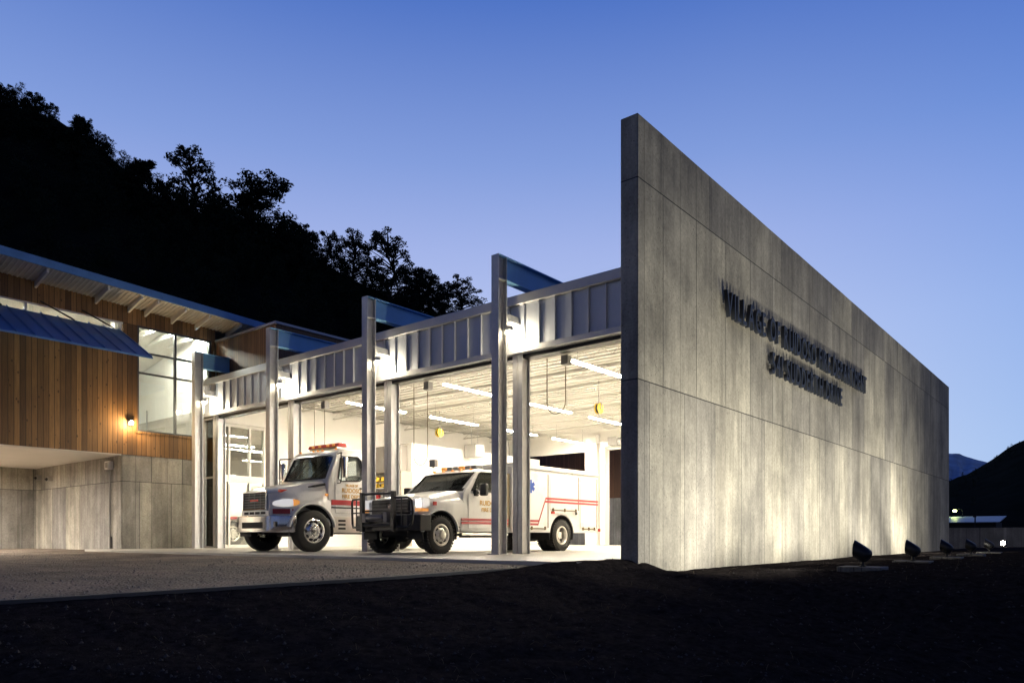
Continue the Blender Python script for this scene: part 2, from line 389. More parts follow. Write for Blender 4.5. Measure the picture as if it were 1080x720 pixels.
for i in range(360):
    d = 5.2+9*rnd.random()**1.4; p = ray(rnd.uniform(-60, 1140), d)
    if p.x < edge_x(p.y)+.1 or (p.y > 9.9 and p.x < -5.5): continue
    a = rnd.uniform(0, 6.3); l = rnd.uniform(.03,.11); z = dirt_z(p.x, p.y)
    tw.tube([(p.x, p.y, z), (p.x+math.cos(a)*l*.5, p.y+math.sin(a)*l*.5, z+rnd.uniform(.005,.05)), (p.x+math.cos(a)*l, p.y+math.sin(a)*l, z+rnd.uniform(0,.07))], .0022, 3)
o = build(tw, 'dry_stalks', mat('straw', (.13,.11,.08), 1., spec=0.), smooth=False); tag(o, 'dry grass stalks and twigs on the dark dirt', 'twigs', kind='stuff')
gv = MB()
for i in range(4200):
    y = 8.7-9.5*rnd.random()**.9; x = edge_x(y)-.05-16*rnd.random()**1.4; r = .008+.02*rnd.random()**2.5; z = lot_z(x, y)
    q = [(x+r*rnd.uniform(.7,1.3)*math.cos(a), y+r*rnd.uniform(.7,1.3)*math.sin(a), z-.003) for a in (0,1.57,3.1,4.7)]
    gv.add(q+[(x, y, z+r*rnd.uniform(.5,1.))], [(0,1,4),(1,2,4),(2,3,4),(3,0,4)])
o = build(gv, 'gravel_stones', vary(mat('gravel_stone', (.24,.215,.19), .85), 40, .4), smooth=False); tag(o, 'loose gravel lying on the driveway', 'gravel', kind='stuff')
# edging strip where the lot meets the dirt
ed = MB(); pts = [(edge_x(-3+i*.4)+.0, -3+i*.4) for i in range(30)]
secs = []
for x, y in pts:
    z = lot_z(x, y); secs.append([(x-.015, y, z-.12), (x+.03, y, z-.12), (x+.03, y, z+.012), (x-.015, y, z+.012)])
ed.loft(secs); o = build(ed, 'edging_strip', mat('edging_rubber', (.10,.10,.10), .7)); tag(o, 'thin curved edging strip between the gravel and the dark dirt', 'edging')
# slab of the station and its apron
sl = MB(); sl.prism([(-23.75,8.8),(-6.03,8.8),(-6.03,28.5),(-23.75,28.5)], 'z', -.4, 0.)
struct(sl, 'slab_floor', M['floor'], bevel=.012)
s2 = MB(); s2.prism([(-33.5,12.3),(-23.76,12.3),(-23.76,25),(-33.5,25)], 'z', -.3, -.004); struct(s2, 'side_room_floor', M['floor'])

# ------------------------------------------------------------------ the tall concrete wall with the sign
WX, WXI, WY0, WY1, WTOP = -5.70, -6.01, 9.95, 36.8, 6.885
cw = thing('concrete_wall', ((WX+WXI)/2, (WY0+WY1)/2, 0), 'tall free-standing board-marked concrete wall carrying raised dark lettering', 'wall')
b = MB()      # a top edge that is not dead straight
n = 40; secs = []
for i in range(n+1):
    y = WY0+(WY1-WY0)*i/n; t = WTOP+(.006*mnoise.noise((y*2, 0, 0)))
    secs.append([(WXI, y, -.9), (WX, y, -.9), (WX, y, t), (WXI, y, t+.004)])
b.loft(secs); wall_o = build(b, 'wall_body', M['conc_y'], cw, bevel=.012, seg=1)
sign = thing('wall_sign', (WX+.09, 19., 3.4), 'raised dark metal letters reading VILLAGE OF RUIDOSO FIRE DEPARTMENT 541 SUDDERTH DRIVE', 'sign')
def sign_line(text, y0, y1, zb, cap):
    me = {}; adv = []
    for ch in text:
        if ch == ' ': adv.append(None); continue
        if ch not in me: me[ch] = glyph(ch, cap/.70, .075, .006)
        vx = [v.co.x for v in me[ch].vertices]; adv.append((min(vx), max(vx)-min(vx)))
    gap = .125; sp = .26; tot = sum((sp if a is None else a[1]+gap) for a in adv)-gap; kx = (y1-y0)/tot; y = y0
    for ch, a in zip(text, adv):
        if a is None: y += sp*kx; continue
        m2 = me[ch].copy(); base = Vector((WX+.05, y, zb))
        for v in m2.vertices:
            c = v.co.copy(); v.co = Vector((c.z+.038, (c.x-a[0])*kx, c.y))
        m2.materials.clear(); m2.materials.append(M['letter']); m2.name = 'letter'
        o = bpy.data.objects.new('letter', m2); C.objects.link(o); o.parent = sign; o.location = base-sign.location
        y += (a[1]+gap)*kx
sign_line('VILLAGE OF RUIDOSO FIRE DEPARTMENT', 13.0, 22.75, 4.47, .47)
sign_line('541 SUDDERTH DRIVE', 15.3, 20.35, 3.79, .45)
for i in range(34): y = 13.1+i*.287; pins = MB(); pins.cyl((WX-.02, y, 4.72), (WX+.055, y, 4.72), .012, n=6); build(pins, 'standoff_pin', M['steel'], sign)
for i in range(17): y = 15.4+i*.295; pins = MB(); pins.cyl((WX-.02, y, 4.0), (WX+.055, y, 4.0), .012, n=6); build(pins, 'standoff_pin', M['steel'], sign)

# floodlights along the wall
def floodlight(loc, label):
    t = thing('floodlight', loc, label, 'floodlight', 'floodlights washing the concrete wall')
    b = MB(); b.prism([(-.42,-.34),(.42,-.34),(.42,.34),(-.42,.34)], 'z', -.14, .05); build(b, 'concrete_pad', M['conc_x'], t, bevel=.015, local=True)
    b = MB(); b.cyl((0,0,.05), (0,0,.075), .07, n=16); b.cyl((0,0,.07), (0,0,.22), .032, n=10); b.box(-.05,.05,-.06,.06,.16,.25); build(b, 'stem', M['black'], t, local=True)
    A = Vector((-math.cos(R(33)), 0, math.sin(R(33)))); U = Vector((math.sin(R(33)), 0, math.cos(R(33)))); O = Vector((0,0,.32)); S = Vector((0,1,0))
    b = MB(); secs = []
    for s_, r, cutv in ((-.17,.04,0),(-.16,.09,0),(-.12,.135,0),(-.05,.155,0),(.08,.16,0),(.19,.16,.085)):
        q = []
        for k_ in range(22):
            a = 2*math.pi*k_/22; q.append(O+A*(s_+(cutv*math.cos(a) if cutv else 0))+(U*math.cos(a)+S*math.sin(a))*r)
        secs.append(q)
    inner = [[O+A*(s_+(c_*math.cos(2*math.pi*k_/22)))+(U*math.cos(2*math.pi*k_/22)+S*math.sin(2*math.pi*k_/22))*r for k_ in range(22)] for s_, r, c_ in ((.185,.148,.085),(.05,.143,0),(.02,.10,0))]
    b.loft(secs+inner); build(b, 'lamp_head', M['black'], t, local=True, ang=40)
    b = MB(); q = [O+A*.075+(U*math.cos(2*math.pi*k_/18)+S*math.sin(2*math.pi*k_/18))*.138 for k_ in range(18)]
    b.loft([q, [p+A*.006 for p in q]]); build(b, 'lens', M['floodlens'], t, local=True)
    l = bpy.data.lights.new('flood', 'SPOT'); l.energy = FLOOD; l.spot_size = R(172); l.spot_blend = .4; l.color = (1,.94,.80); l.shadow_soft_size = .30
    lo = bpy.data.objects.new('flood', l); C.objects.link(lo); lo.parent = t; lo.location = O+A*.24
    AL = Vector((-math.cos(R(50)), 0, math.sin(R(50)))); lo.rotation_euler = (-AL).to_track_quat('Z', 'Y').to_euler()
    t.scale = (.74,)*3
    return t
def aim(t, yaw, gain):
    for c in t.children:
        if c.type == 'LIGHT': AL = Vector((-math.cos(R(62)), yaw, math.sin(R(62)))); c.rotation_euler = (-AL).to_track_quat('Z', 'Y').to_euler(); c.data = c.data.copy(); c.data.energy = FLOOD*gain
FL = floodlight((-3.05, 12.2, -.125), 'black bullet floodlight on a concrete pad, nearest the camera and largest of its row')
for i, lab in enumerate(('black floodlight second from the camera in the row along the lit concrete wall', 'floodlight third from the camera, seen against the far edge of the lit concrete wall',
        'pale floodlight fourth along, just past the far end of the concrete wall', 'smallest floodlight of the row, beside the starry lamp on the low wall')):
    aim(move_copy(FL, (-3.05, 12.2+3.6*(i+1), -.125), lab), (-.1, 0, .3, .75)[i], (.9, .95, 1.0, 1.15)[i])

aim(FL, -.28, .98)
# ------------------------------------------------------------------ the fire station
fs = thing('fire_station', (-14.9, 20.4, 0), 'open fire station garage with galvanised steel frame and zinc panelled fascia', 'fire station')
COLX = [-22.95, -18.68, -14.41, -10.14]
FY = 12.45
def isec(mb, x, y0, y1, z0, z1, w=.2, tf=.022, tw_=.016):
    mb.box(x-w/2, x+w/2, y0, y0+tf, z0, z1); mb.box(x-w/2, x+w/2, y1-tf, y1, z0, z1); mb.box(x-tw_/2, x+tw_/2, y0+tf, y1-tf, z0, z1)
for cx in COLX:
    b = MB(); isec(b, cx, 11.73, 12.01, 0., 5.80); b.box(cx-.1, cx+.1, 11.73, 12.01, 5.80, 5.822)
    for z in (5.825,): b.box(cx-.1, cx+.1, 11.73, 11.752, 5.822, 6.318); b.box(cx-.1, cx+.1, 11.988, 12.01, 5.822, 6.296); b.box(cx-.008, cx+.008, 11.752, 11.988, 5.822, 6.296)
    b.box(cx-.16, cx+.16, 11.67, 12.07, 0, .018); col = build(b, 'column', M['steel'], fs)
    b = MB(); tf = .022      # the beam running back over the roof
    b.box(cx-.1, cx+.1, 11.754, 27.9, 6.298, 6.32); b.box(cx-.1, cx+.1, 12.012, 27.9, 5.82, 5.842); b.box(cx-.007, cx+.007, 12.012, 27.9, 5.842, 6.298)
    build(b, 'roof_beam', M['paleblue'], fs)
    b = MB(); b.box(cx-.07, cx+.07, 12.012, FY-.004, 4.98, 5.13); b.box(cx-.1, cx+.13, 12.1, FY-.004, 4.955, 4.977); build(b, 'tie_strut', M['steel'], fs)
    b = MB()
    isec(b, cx-.075, 12.48, 12.76, 0., 4.35, .12); isec(b, cx+.075, 12.48, 12.76, 0., 4.35, .12); b.box(cx-.022, cx+.022, 12.5, 12.74, 0, 4.35)
    build(b, 'door_jamb', M['steel'], fs)
# fascia: zinc sheets between standing ribs, cap, lit sill
b = MB(); b.box(-23.79, -6.012, FY, FY+.25, 4.47, 5.395)
x = -23.6
while x < -6.1: b.box(x-.010, x+.010, FY-.048, FY-.0005, 4.474, 5.394); x += .415
build(b, 'fascia_panels', M['panel'], fs)
b = MB(); b.box(-23.79, -6.012, FY-.09, FY+.3, 5.398, 5.60); build(b, 'fascia_cap', M['capm'], fs, bevel=.006, seg=1)
b = MB(); b.box(-23.79, -6.012, FY-.08, FY+.34, 4.35, 4.466); build(b, 'door_head', M['capm'], fs)
b = MB(); b.box(-23.79, -6.02, FY+.1, FY+.34, 4.27, 4.347); build(b, 'weather_seal', M['black'], fs)
b = MB(); b.box(-23.79, -6.012, FY+.302, 28.6, 5.34, 5.56); build(b, 'roof', M['grey'], fs)
# ceiling: ribbed deck and joists
b = MB(); y = 12.8; prof = []
while y < 28.45: prof += [(y, 5.30), (y+.09, 5.30), (y+.12, 5.22), (y+.27, 5.22), (y+.30, 5.30)]; y += .30
prof = [p for i, p in enumerate(prof) if i == 0 or p != prof[i-1]]
vs = [(-23.75, p[0], p[1]) for p in prof]+[(-6.02, p[0], p[1]) for p in prof]; n = len(prof)
b.add(vs, [(i, i+1, n+i+1, n+i) for i in range(n-1)]); build(b, 'ceiling_deck', M['deck'], fs, smooth=False)
jo = MB(); y = 14.0
while y < 28.2:
    jo.box(-23.74, -6.03, y-.04, y+.04, 5.15, 5.21); jo.box(-23.74, -6.03, y-.035, y+.035, 4.93, 4.97)
    x = -23.6; k_ = 0
    while x < -6.5: jo.tube([(x, y, 4.97), (x+.3, y, 5.15)] if k_ % 2 == 0 else [(x, y, 5.15), (x+.3, y, 4.97)], .011, 4); x += .3; k_ += 1
    y += 1.85
build(jo, 'roof_joists', M['deck'], fs, smooth=False)
# side and rear walls
b = MB(); b.box(-23.80, -23.62, 14.76, 28.4, 0.0, 5.2); b.box(-23.80, -23.62, 12.75, 14.76, 4.28, 5.2); build(b, 'side_wall', M['white'], fs)
b = MB(); b.box(-23.6, -6.02, 28.4, 28.6, 0., 5.2)
def bx(x0, x1, y0, y1, z0, z1): return MB().box(x0, x1, y0, y1, z0, z1)
build(b, 'rear_wall', M['white'], fs, cut=[bx(-22.6,-19.05,28,29,-.1,4.3), bx(-17.85,-14.75,28,29,-.1,4.3), bx(-13.6,-10.5,28,29,-.1,4.3)])
b = MB(); b.box(-18.75,-18.25,28.1,28.39,0,5.0); b.box(-18.1,-17.86,28.2,28.39,0,4.4); b.box(-14.74,-14.5,28.2,28.39,0,4.4); b.box(-18.1,-14.5,28.2,28.39,4.41,4.6); build(b, 'rear_door_frame', M['white'], fs, bevel=.01)
b = MB(); b.box(-6.3, -6.015, 12.8, 28.39, 0, 5.2); build(b, 'inner_wall_lining', M['white'], fs)
# glazed partition to the side room
pf = MB()
for y in (12.80, 13.36, 14.15, 14.72): pf.box(-23.78, -23.64, y-.035, y+.035, 0.0, 4.27)
pf.box(-23.77, -23.65, 12.84, 14.68, 2.26, 2.50); pf.box(-23.77, -23.65, 12.84, 14.68, 0.002, .10); pf.box(-23.77, -23.65, 12.84, 14.68, 4.17, 4.27)
pw = build(pf, 'partition_frame', M['white'], fs)
b = MB(); b.box(-23.715, -23.705, 12.82, 14.70, .06, 4.2); build(b, 'pane', M['shopglass'], pw)
sf = MB()       # sidelight by the first jamb
for x in (-23.74, -23.12): sf.box(x-.03, x+.03, 12.5, 12.6, 0.0, 4.34)
for z in (.03, 2.35, 4.3): sf.box(-23.71, -23.15, 12.51, 12.59, z-.03, z+.03)
so = build(sf, 'sidelight_frame', M['steel'], fs); b = MB(); b.box(-23.7, -23.16, 12.545, 12.553, .06, 4.27); build(b, 'pane', M['shopglass'], so)
# side room
b = MB(); b.box(-33.2, -33.0, 12.4, 24.8, 0., 4.6); b.box(-33., -23.82, 24.6, 24.8, 0., 4.6); b.box(-33., -23.82, 12.4, 12.6, 0., 4.6); b.box(-33., -23.82, 12.6, 24.6, 4.45, 4.6)
build(b, 'side_room_walls', vary(mat('block_wall', (.34,.31,.27), .85), 2, .15), fs)
# storage closet with cabinet in the back corner
cl = MB(); cl.box(-23.61, -21.65, 20.0, 28.38, 0.0, 4.1); build(cl, 'storage_room', M['white'], fs, bevel=.01)

# lamps on the columns
def wall_lamp(cx, label):
    t = thing('column_lamp', (cx+.02, 12.03, 4.74), label, 'wall lamp', 'lamps behind the steel columns')
    b = MB(); b.box(.0, .05, -.06, .06, -.08, .08); b.cyl((.05,0,0), (.11,0,.0), .03, n=10); build(b, 'bracket', M['steel'], t, local=True)
    b = MB(); b.lathe([(.02,.10),(.075,.09),(.085,.02),(.085,-.0)], (.13,0,0), 'z', 18); build(b, 'lamp_shade', M['steel'], t, local=True)
    b = MB(); b.lathe([(.002,-.07),(.05,-.06),(.072,-.02),(.06,.05),(.002,.06)], (.13,0,0), 'z', 16); build(b, 'bulb', M['lens'], t, local=True)
    l = bpy.data.lights.new('glow', 'POINT'); l.energy = LAMP; l.color = (1,.84,.55); l.shadow_soft_size = .06
    lo = bpy.data.objects.new('glow', l); C.objects.link(lo); lo.parent = t; lo.location = (.14, .20, -.08)
for cx, lab in zip(COLX, ('bright lamp behind the leftmost steel column, beside the office window', 'bright lamp behind the steel column left of the big fire truck',
        'bright lamp behind the steel column between the two trucks', 'bright lamp behind the steel column nearest the concrete wall')): wall_lamp(cx, lab)

# ------------------------------------------------------------------ inside the garage
def tube_light(loc, label, rz=0):
    t = thing('fluorescent_light', loc, label, 'ceiling light', 'hanging fluorescent strip lights')
    b = MB(); b.prism([(-.05,.05),(.05,.05),(.11,.0),(.10,-.005),(.04,.04),(-.04,.04),(-.10,-.005),(-.11,.0)], 'y', -1.22, 1.22); build(b, 'reflector', M['white'], t, local=True)
    b = MB()
    for x in (-.045, .045): b.cyl((x,-1.2,0), (x,1.2,0), .02, n=8)
    build(b, 'tubes', M['tube'], t, local=True)
    b = MB()
    for y in (-1., 1.): b.cyl((0,y,.05), (0,y,.62), .006, n=5)
    build(b, 'hanger_wires', M['grey'], t, local=True)
    return t
ROW = {-10.15: 'row nearest the concrete wall', -14.45: 'row above the white pickup', -18.75: 'row left of the big fire truck cab'}
ORD = ['frontmost', 'second', 'third', 'rearmost']
first = None
for rx in ROW:
    for i in range(4):
        lab = '%s hanging fluorescent strip light in the %s' % (ORD[i], ROW[rx]); loc = (rx, 15.8+3.65*i, 4.6)
        if first is None: first = tube_light(loc, lab)
        else: move_copy(first, loc, lab)
for (x, y), lab in (((-25.2, 14.0), 'added strip light brightening the side room just behind the first partition panes'), ((-26.4, 16.6), 'fluorescent strip light in the side room behind the glass partition, middle one'), ((-28.6, 19.5), 'fluorescent strip light in the side room, farther one over the parked engine')): move_copy(first, (x, y, 3.75), lab)  # the first strip is added to brighten the side room behind the panes
def reel(loc, label):
    t = thing('cord_reel', loc, label, 'cord reel', 'yellow cord reels under the ceiling')
    b = MB(); b.lathe([(.03,-.075),(.165,-.07),(.17,-.05),(.12,-.045),(.12,.045),(.17,.05),(.165,.07),(.03,.075)], ax='x', n=24); build(b, 'drum', M['yellow'], t, local=True)
    b = MB(); b.lathe([(.119,-.04),(.14,-.035),(.14,.035),(.119,.04)], ax='x', n=20); build(b, 'cord', M['black'], t, local=True)
    b = MB(); b.box(-.1,.1,-.02,.02,.15,.17); b.box(-.1,-.085,-.02,.02,-.02,.15); b.box(.085,.1,-.02,.02,-.02,.15); b.cyl((0,0,.17),(0,0,.86),.012,n=6); b.cyl((0,0,-.12),(0,.02,-.24),.02,n=8); build(b, 'bracket', M['grey'], t, local=True)
    return t
r0 = reel((-12.3, 19.1, 4.3), 'yellow cord reel hanging under the ceiling nearest the concrete wall')
move_copy(r0, (-20.3, 20.2, 4.4), 'yellow cord reel hanging between the columns above the white pickup windscreen')
for cx, lab in zip((-18.68, -14.41, -10.14), ('chain hoist loop beside the column left of the big fire truck', 'chain hoist loop beside the column between the two trucks', 'chain hoist loop beside the column nearest the concrete wall')):
    x0 = cx+.42; t = thing('door_chain', (x0, 13.0, 4.4), lab, 'chain', 'chain hoists of the garage doors')
    b = MB(); b.box(.42,.60,-.07,.09,-.32,-.12); build(b, 'operator_box', M['grey'], t, local=True, bevel=.01)
    b = MB(); zb = -1.35 if cx > -11 else -2.2; w = .25
    pts = [(0,0,-.1)]+[(0,0,-.1+(zb+.25+.1)*i/8) for i in range(1,9)]+[(w-w*math.cos(math.pi*i/10), 0, zb+.25-.25*math.sin(math.pi*i/10)) for i in range(1,11)]+[(2*w,0,zb+.25+(-.35-zb-.25)*i/8) for i in range(1,9)]
    b.tube(pts, .011, 5); build(b, 'chain_loop', mat('old_chain', (.20,.17,.10), .6, .4), t, local=True)
# door motor at the back
t = thing('door_opener', (-16.6, 27.2, 4.45), 'grey door opener motor with drum under the rear ceiling', 'door opener')
b = MB(); b.box(-.35,.1,-.2,.2,-.15,.2); build(b, 'motor_box', M['grey'], t, local=True, bevel=.02); b = MB(); b.cyl((.1,0,0),(.6,0,0),.14,n=14); b.cyl((-1.8,.1,.05),(-.35,.1,.05),.03,n=8); build(b, 'drum', M['steel'], t, local=True)
# shelves, helmets and gear by the closet
def gear_shelf():
    t = thing('gear_shelf', (-22.75, 19.55, 0), 'steel shelf of gear in front of the white storage room', 'shelf')
    b = MB()
    for x in (-.85,.85):
        for y in (-.3,.3): b.box(x-.02,x+.02,y-.02,y+.02,0,2.35)
    build(b, 'post', M['grey'], t, local=True)
    for z in (.3, 1.05, 1.75, 2.3): b = MB(); b.box(-.87,.87,-.32,.32,z-.02,z+.015); build(b, 'shelf_board', M['steel'], t, local=True)
gear_shelf()
b = MB(); b.box(-23.5,-21.9,19.62,19.98,2.95,4.02); o = build(b, 'wall_cabinet', mat('taupe_cabinet', (.26,.24,.22), .5), at=(-22.7,19.8,2.95), bevel=.01); tag(o, 'taupe wall cabinet high on the storage room front', 'cabinet')
b = MB(); b.box(-22.3,-21.75,19.72,19.98,2.35,2.9); o = build(b, 'notice_board', M['white'], at=(-22,19.8,2.35), bevel=.008); tag(o, 'white board below the taupe cabinet', 'board')
hl = None; hn = ['left end', 'second place', 'middle', 'fourth place', 'right end']
for i in range(10):
    r, c_ = divmod(i, 5); lab = 'yellow fire helmet at the %s of the %s row above the gear shelf' % (hn[c_], ('lower', 'upper')[r]); loc = (-23.45+c_*.33, 19.5, 2.32+r*.26)
    if hl is None:
        hl = thing('fire_helmet', loc, lab, 'helmet', 'yellow helmets on the gear shelf')
        b = MB(); b.lathe([(.17,.0),(.19,.01),(.135,.03),(.125,.10),(.08,.18),(.005,.205)], ax='z', n=16); build(b, 'shell', M['yellow'], hl, local=True)
        b = MB(); b.box(-.02,.02,-.15,-.125,.05,.16); build(b, 'front_shield', M['black'], hl, local=True)
    else: move_copy(hl, loc, lab)
gear = [('red', -22.1, 'red'), ('black', -22.45, 'black'), ('grey', -22.8, 'grey'), ('red', -23.1, 'dark red'), ('black', -23.4, 'charcoal')]
for i, (mm, x, nm) in enumerate(gear):
    t = thing('air_bottle', (x, 19.5, 1.765), '%s air bottle standing on the gear shelf%s' % (nm, (' at its right end',' beside the red one',' in the middle',' left of the middle',' at its left end')[i]), 'air bottle', 'air bottles on the gear shelf')
    b = MB(); b.lathe([(.01,0),(.085,.01),(.09,.05),(.09,.33),(.06,.40),(.025,.42)], ax='z', n=14); build(b, 'bottle_body', M[mm], t, local=True)
    b = MB(); b.cyl((0,0,.42),(0,0,.47),.022,n=8); b.cyl((-.04,0,.46),(.04,0,.46),.015,n=8); build(b, 'valve', M['chrome'], t, local=True)
t = thing('locker', (-21.4, 19.3, 0), 'tall narrow grey-brown locker with a vent at the storage room corner', 'locker')
b = MB(); b.box(-.22,.22,-.28,.3,.0,2.9); build(b, 'locker_body', mat('locker_paint', (.30,.26,.21), .5), t, local=True, bevel=.012)
b = MB(); b.box(-.2,.2,-.30,-.285,.06,2.84); d_ = build(b, 'door', mat('locker_door', (.34,.30,.25), .45), t, local=True); b = MB(); b.box(.12,.15,-.33,-.30,1.3,1.5); build(b, 'handle', M['chrome'], d_, local=True)
b = MB(); b.lathe([(.02,0),(.15,.02),(.17,.4),(.14,.42)], (-21.0,17.5,0), 'z', 14); 
# space heater hung at the back
t = thing('unit_heater', (-21.2, 23.2, 3.75), 'grey unit heater hanging before the white storage room wall', 'heater'); b = MB(); b.box(-.3,.3,-.3,.3,0,.55); build(b, 'heater_case', M['grey'], t, local=True, bevel=.02)
b = MB()
for i in range(5): b.box(.305,.325,-.26,.26,.06+i*.09,.11+i*.09)
build(b, 'louvre', M['steel'], t, local=True); b = MB(); b.cyl((0,-.2,.55),(0,-.2,1.45),.012,n=5); b.cyl((0,.2,.55),(0,.2,1.45),.012,n=5); build(b, 'hanger_rods', M['steel'], t, local=True)
# yard behind the rear doors
b = MB(); b.box(-40,-6,33,33.35,-.5,2.4); o = build(b, 'retaining_wall', concrete('yard_concrete', 'x', (.30,.31,.34)), at=(-23,33.2,-.1)); tag(o, 'dusky concrete retaining wall seen through the rear door', 'retaining wall')
b = MB(); b.box(-40,-6,33.02,33.14,2.41,7.0); o = build(b, 'board_fence', M['wood_dark'], at=(-23,33.1,2.4)); tag(o, 'dark brown board fence on top of the retaining wall behind the station', 'fence')
# ------------------------------------------------------------------ office wing on the left
XL = -23.8
of = thing('office_building', (-29, 6, 0), 'timber clad office wing raised over a concrete base, left of the garage', 'building')
def sof(y): return 7.66-.04*(y-7.)          # underside of the roof at the wall
b = MB(); b.prism([(-6,2.93),(12.93,2.93),(12.93,sof(12.93)-.005),(-6,sof(-6)-.005)], 'x', XL-.2, XL)
build(b, 'timber_cladding', M['wood_y'], of, cut=[bx(-25,-23,-5.6,9.95,6.25,7.03), bx(-25,-23,10.35,12.80,3.69,7.03)], smooth=False)
# big corner window
wf = MB(); w = .03
for y in (10.38, 11.58, 12.77): wf.box(XL-.13, XL-.03, y-w, y+w, 3.691, 7.028)
for z in (3.72, 5.55, 6.20, 7.0):
    wf.box(XL-.12, XL-.04, 10.41, 11.55, z-w*.9, z+w*.9); wf.box(XL-.12, XL-.04, 11.61, 12.74, z-w*.9, z+w*.9)
wo = build(wf, 'window_frame', mat('dark_bronze_frame', (.07,.075,.08), .4, .5), of); b = MB(); b.box(XL-.085, XL-.077, 10.37, 12.78, 3.70, 7.02); build(b, 'pane', M['glass'], wo)
b = MB(); b.box(XL-.02, XL+.03, 10.30, 12.85, 3.63, 3.688); build(b, 'window_sill', M['wood_y'], of)
cf = MB()
for i in range(7): y = -5.5+i*2.56; cf.box(XL-.13, XL-.03, y-.03, y+.03, 6.252, 7.028)
cf.box(XL-.12, XL-.04, -5.6, 9.94, 6.98, 7.026); co = build(cf, 'clerestory_frame', M['steel'], of); b = MB(); b.box(XL-.085, XL-.077, -5.58, 9.93, 6.26, 7.02); build(b, 'pane', M['glass'], co)
# room behind the glass
b = MB(); b.box(-31,XL-.21,-6,12.9,2.96,3.2); b.box(-31,-30.8,-6,12.9,3.2,7.45); b.box(-30.8,XL-.21,12.75,12.92,3.2,7.4); b.box(-30.8,-24.9,10.0,10.12,3.2,7.40); b.box(-30.8,XL-.21,-5.9,-5.75,3.2,7.4)
build(b, 'room_walls', M['white'], of)
b = MB(); b.prism([(-6,sof(-6)-.02),(12.93,sof(12.93)-.02),(12.93,sof(12.93)-.12),(-6,sof(-6)-.12)], 'x', -31, XL-.21); build(b, 'room_ceiling', M['deck'], of)
rb = MB()
for i in range(4): y = 10.6+i*.62; rb.prism([(y-.05,7.10),(y+.05,7.10),(y+.05,7.28),(y-.05,7.28)], 'x', -30.7, XL-.25)
build(rb, 'room_rafters', M['white'], of, smooth=False)
b = MB(); b.cyl((-24.6,11.0,3.2),(-24.6,11.0,4.5),.025,n=8); build(b, 'guard_post', M['grey'], of)
# roof with blue edge, pale soffit, outriggers
def roof_sec(y):
    z = sof(y); e = XL+1.0
    return z, e
rf = MB(); secs = []
for y in (-9, 26):
    z = sof(y); secs.append([(XL+1.0, y, z+.17), (XL+1.0, y, z+.36), (-35, y, z-1.6), (-35, y, z-1.75), (XL-.3, y, z-.0)])
rf.loft(secs); build(rf, 'roof', vary(mat('pale_soffit', (.68,.65,.58), .6), 8, .12, .1, (1,1,1)), of, smooth=False)
b = MB(); b.loft([[(XL+1.003,y,sof(y)+.15),(XL+1.05,y,sof(y)+.15),(XL+1.05,y,sof(y)+.37),(XL+1.003,y,sof(y)+.37)] for y in (-9,26)]); build(b, 'roof_edge', M['bluemetal'], of)
b = MB(); b.loft([[(XL+1.0,y,sof(y)+.365),(-35,y,sof(y)-1.56),(-35,y,sof(y)-1.59),(XL+1.0,y,sof(y)+.362)] for y in (-9,26)]); build(b, 'roof_sheet', M['bluemetal'], of)
rg = MB(); y = -8.9
sl = []
while y < 25.8:
    z = sof(y); rg.loft([[(XL+.005,y,z-.02),(XL+.98,y,z+.145),(XL+.98,y,z+.165),(XL+.005,y,z+.0)],[(XL+.005,y+.03,z-.02),(XL+.98,y+.03,z+.145),(XL+.98,y+.03,z+.165),(XL+.005,y+.03,z+.0)]]); y += .12
build(rg, 'soffit_ribs', M['deck'], of, smooth=False)
ys_ = [-5.2,-3.4,-1.6,.2,2.,3.8,5.6,7.5,9.1,10.05,10.55,11.4,12.2,13.3,14.6]
for y in ys_:
    z = sof(y); b = MB()
    b.loft([[(XL+.006,y,z-.19),(XL+.95,y,z+.03),(XL+.95,y,z+.15),(XL+.006,y,z-.03)],[(XL+.006,y+.06,z-.19),(XL+.95,y+.06,z+.03),(XL+.95,y+.06,z+.15),(XL+.006,y+.06,z-.03)]]); build(b, 'outrigger', M['white'], of, smooth=False)
# sloping blue awning
aw = MB(); y0, y1 = -7., 9.74; P0, P1 = (XL+.15, 6.68), (-21.4, 5.47)
def awp(t, dz): return (P0[0]+(P1[0]-P0[0])*t, P0[1]+(P1[1]-P0[1])*t+dz)
aw.loft([[(*[awp(0,0)[0]],y,awp(0,0)[1]),(awp(1,0)[0],y,awp(1,0)[1]),(awp(1,0)[0],y,awp(1,0)[1]+.05),(awp(0,0)[0],y,awp(0,0)[1]+.04)] for y in (y0,y1)])
y = y1-.02
while y > y0:
    q = []
    for yy in (y-.02, y): q.append([(awp(0,0)[0],yy,awp(0,.041)[1]),(awp(1,0)[0],yy,awp(1,.051)[1]),(awp(1,0)[0],yy,awp(1,.095)[1]),(awp(0,0)[0],yy,awp(0,.085)[1])])
    aw.loft(q); y -= .42
awo = build(aw, 'awning', M['bluemetal'], of, smooth=False)
st_ = MB()
for y in (-4.4,-2.2,0.,2.2,4.4,6.4,8.2,9.3): st_.tube([(XL+.02,y-.55,7.1),(XL+.55,y+.15,6.62)], .025, 6)
build(st_, 'awning_rods', M['black'], awo)
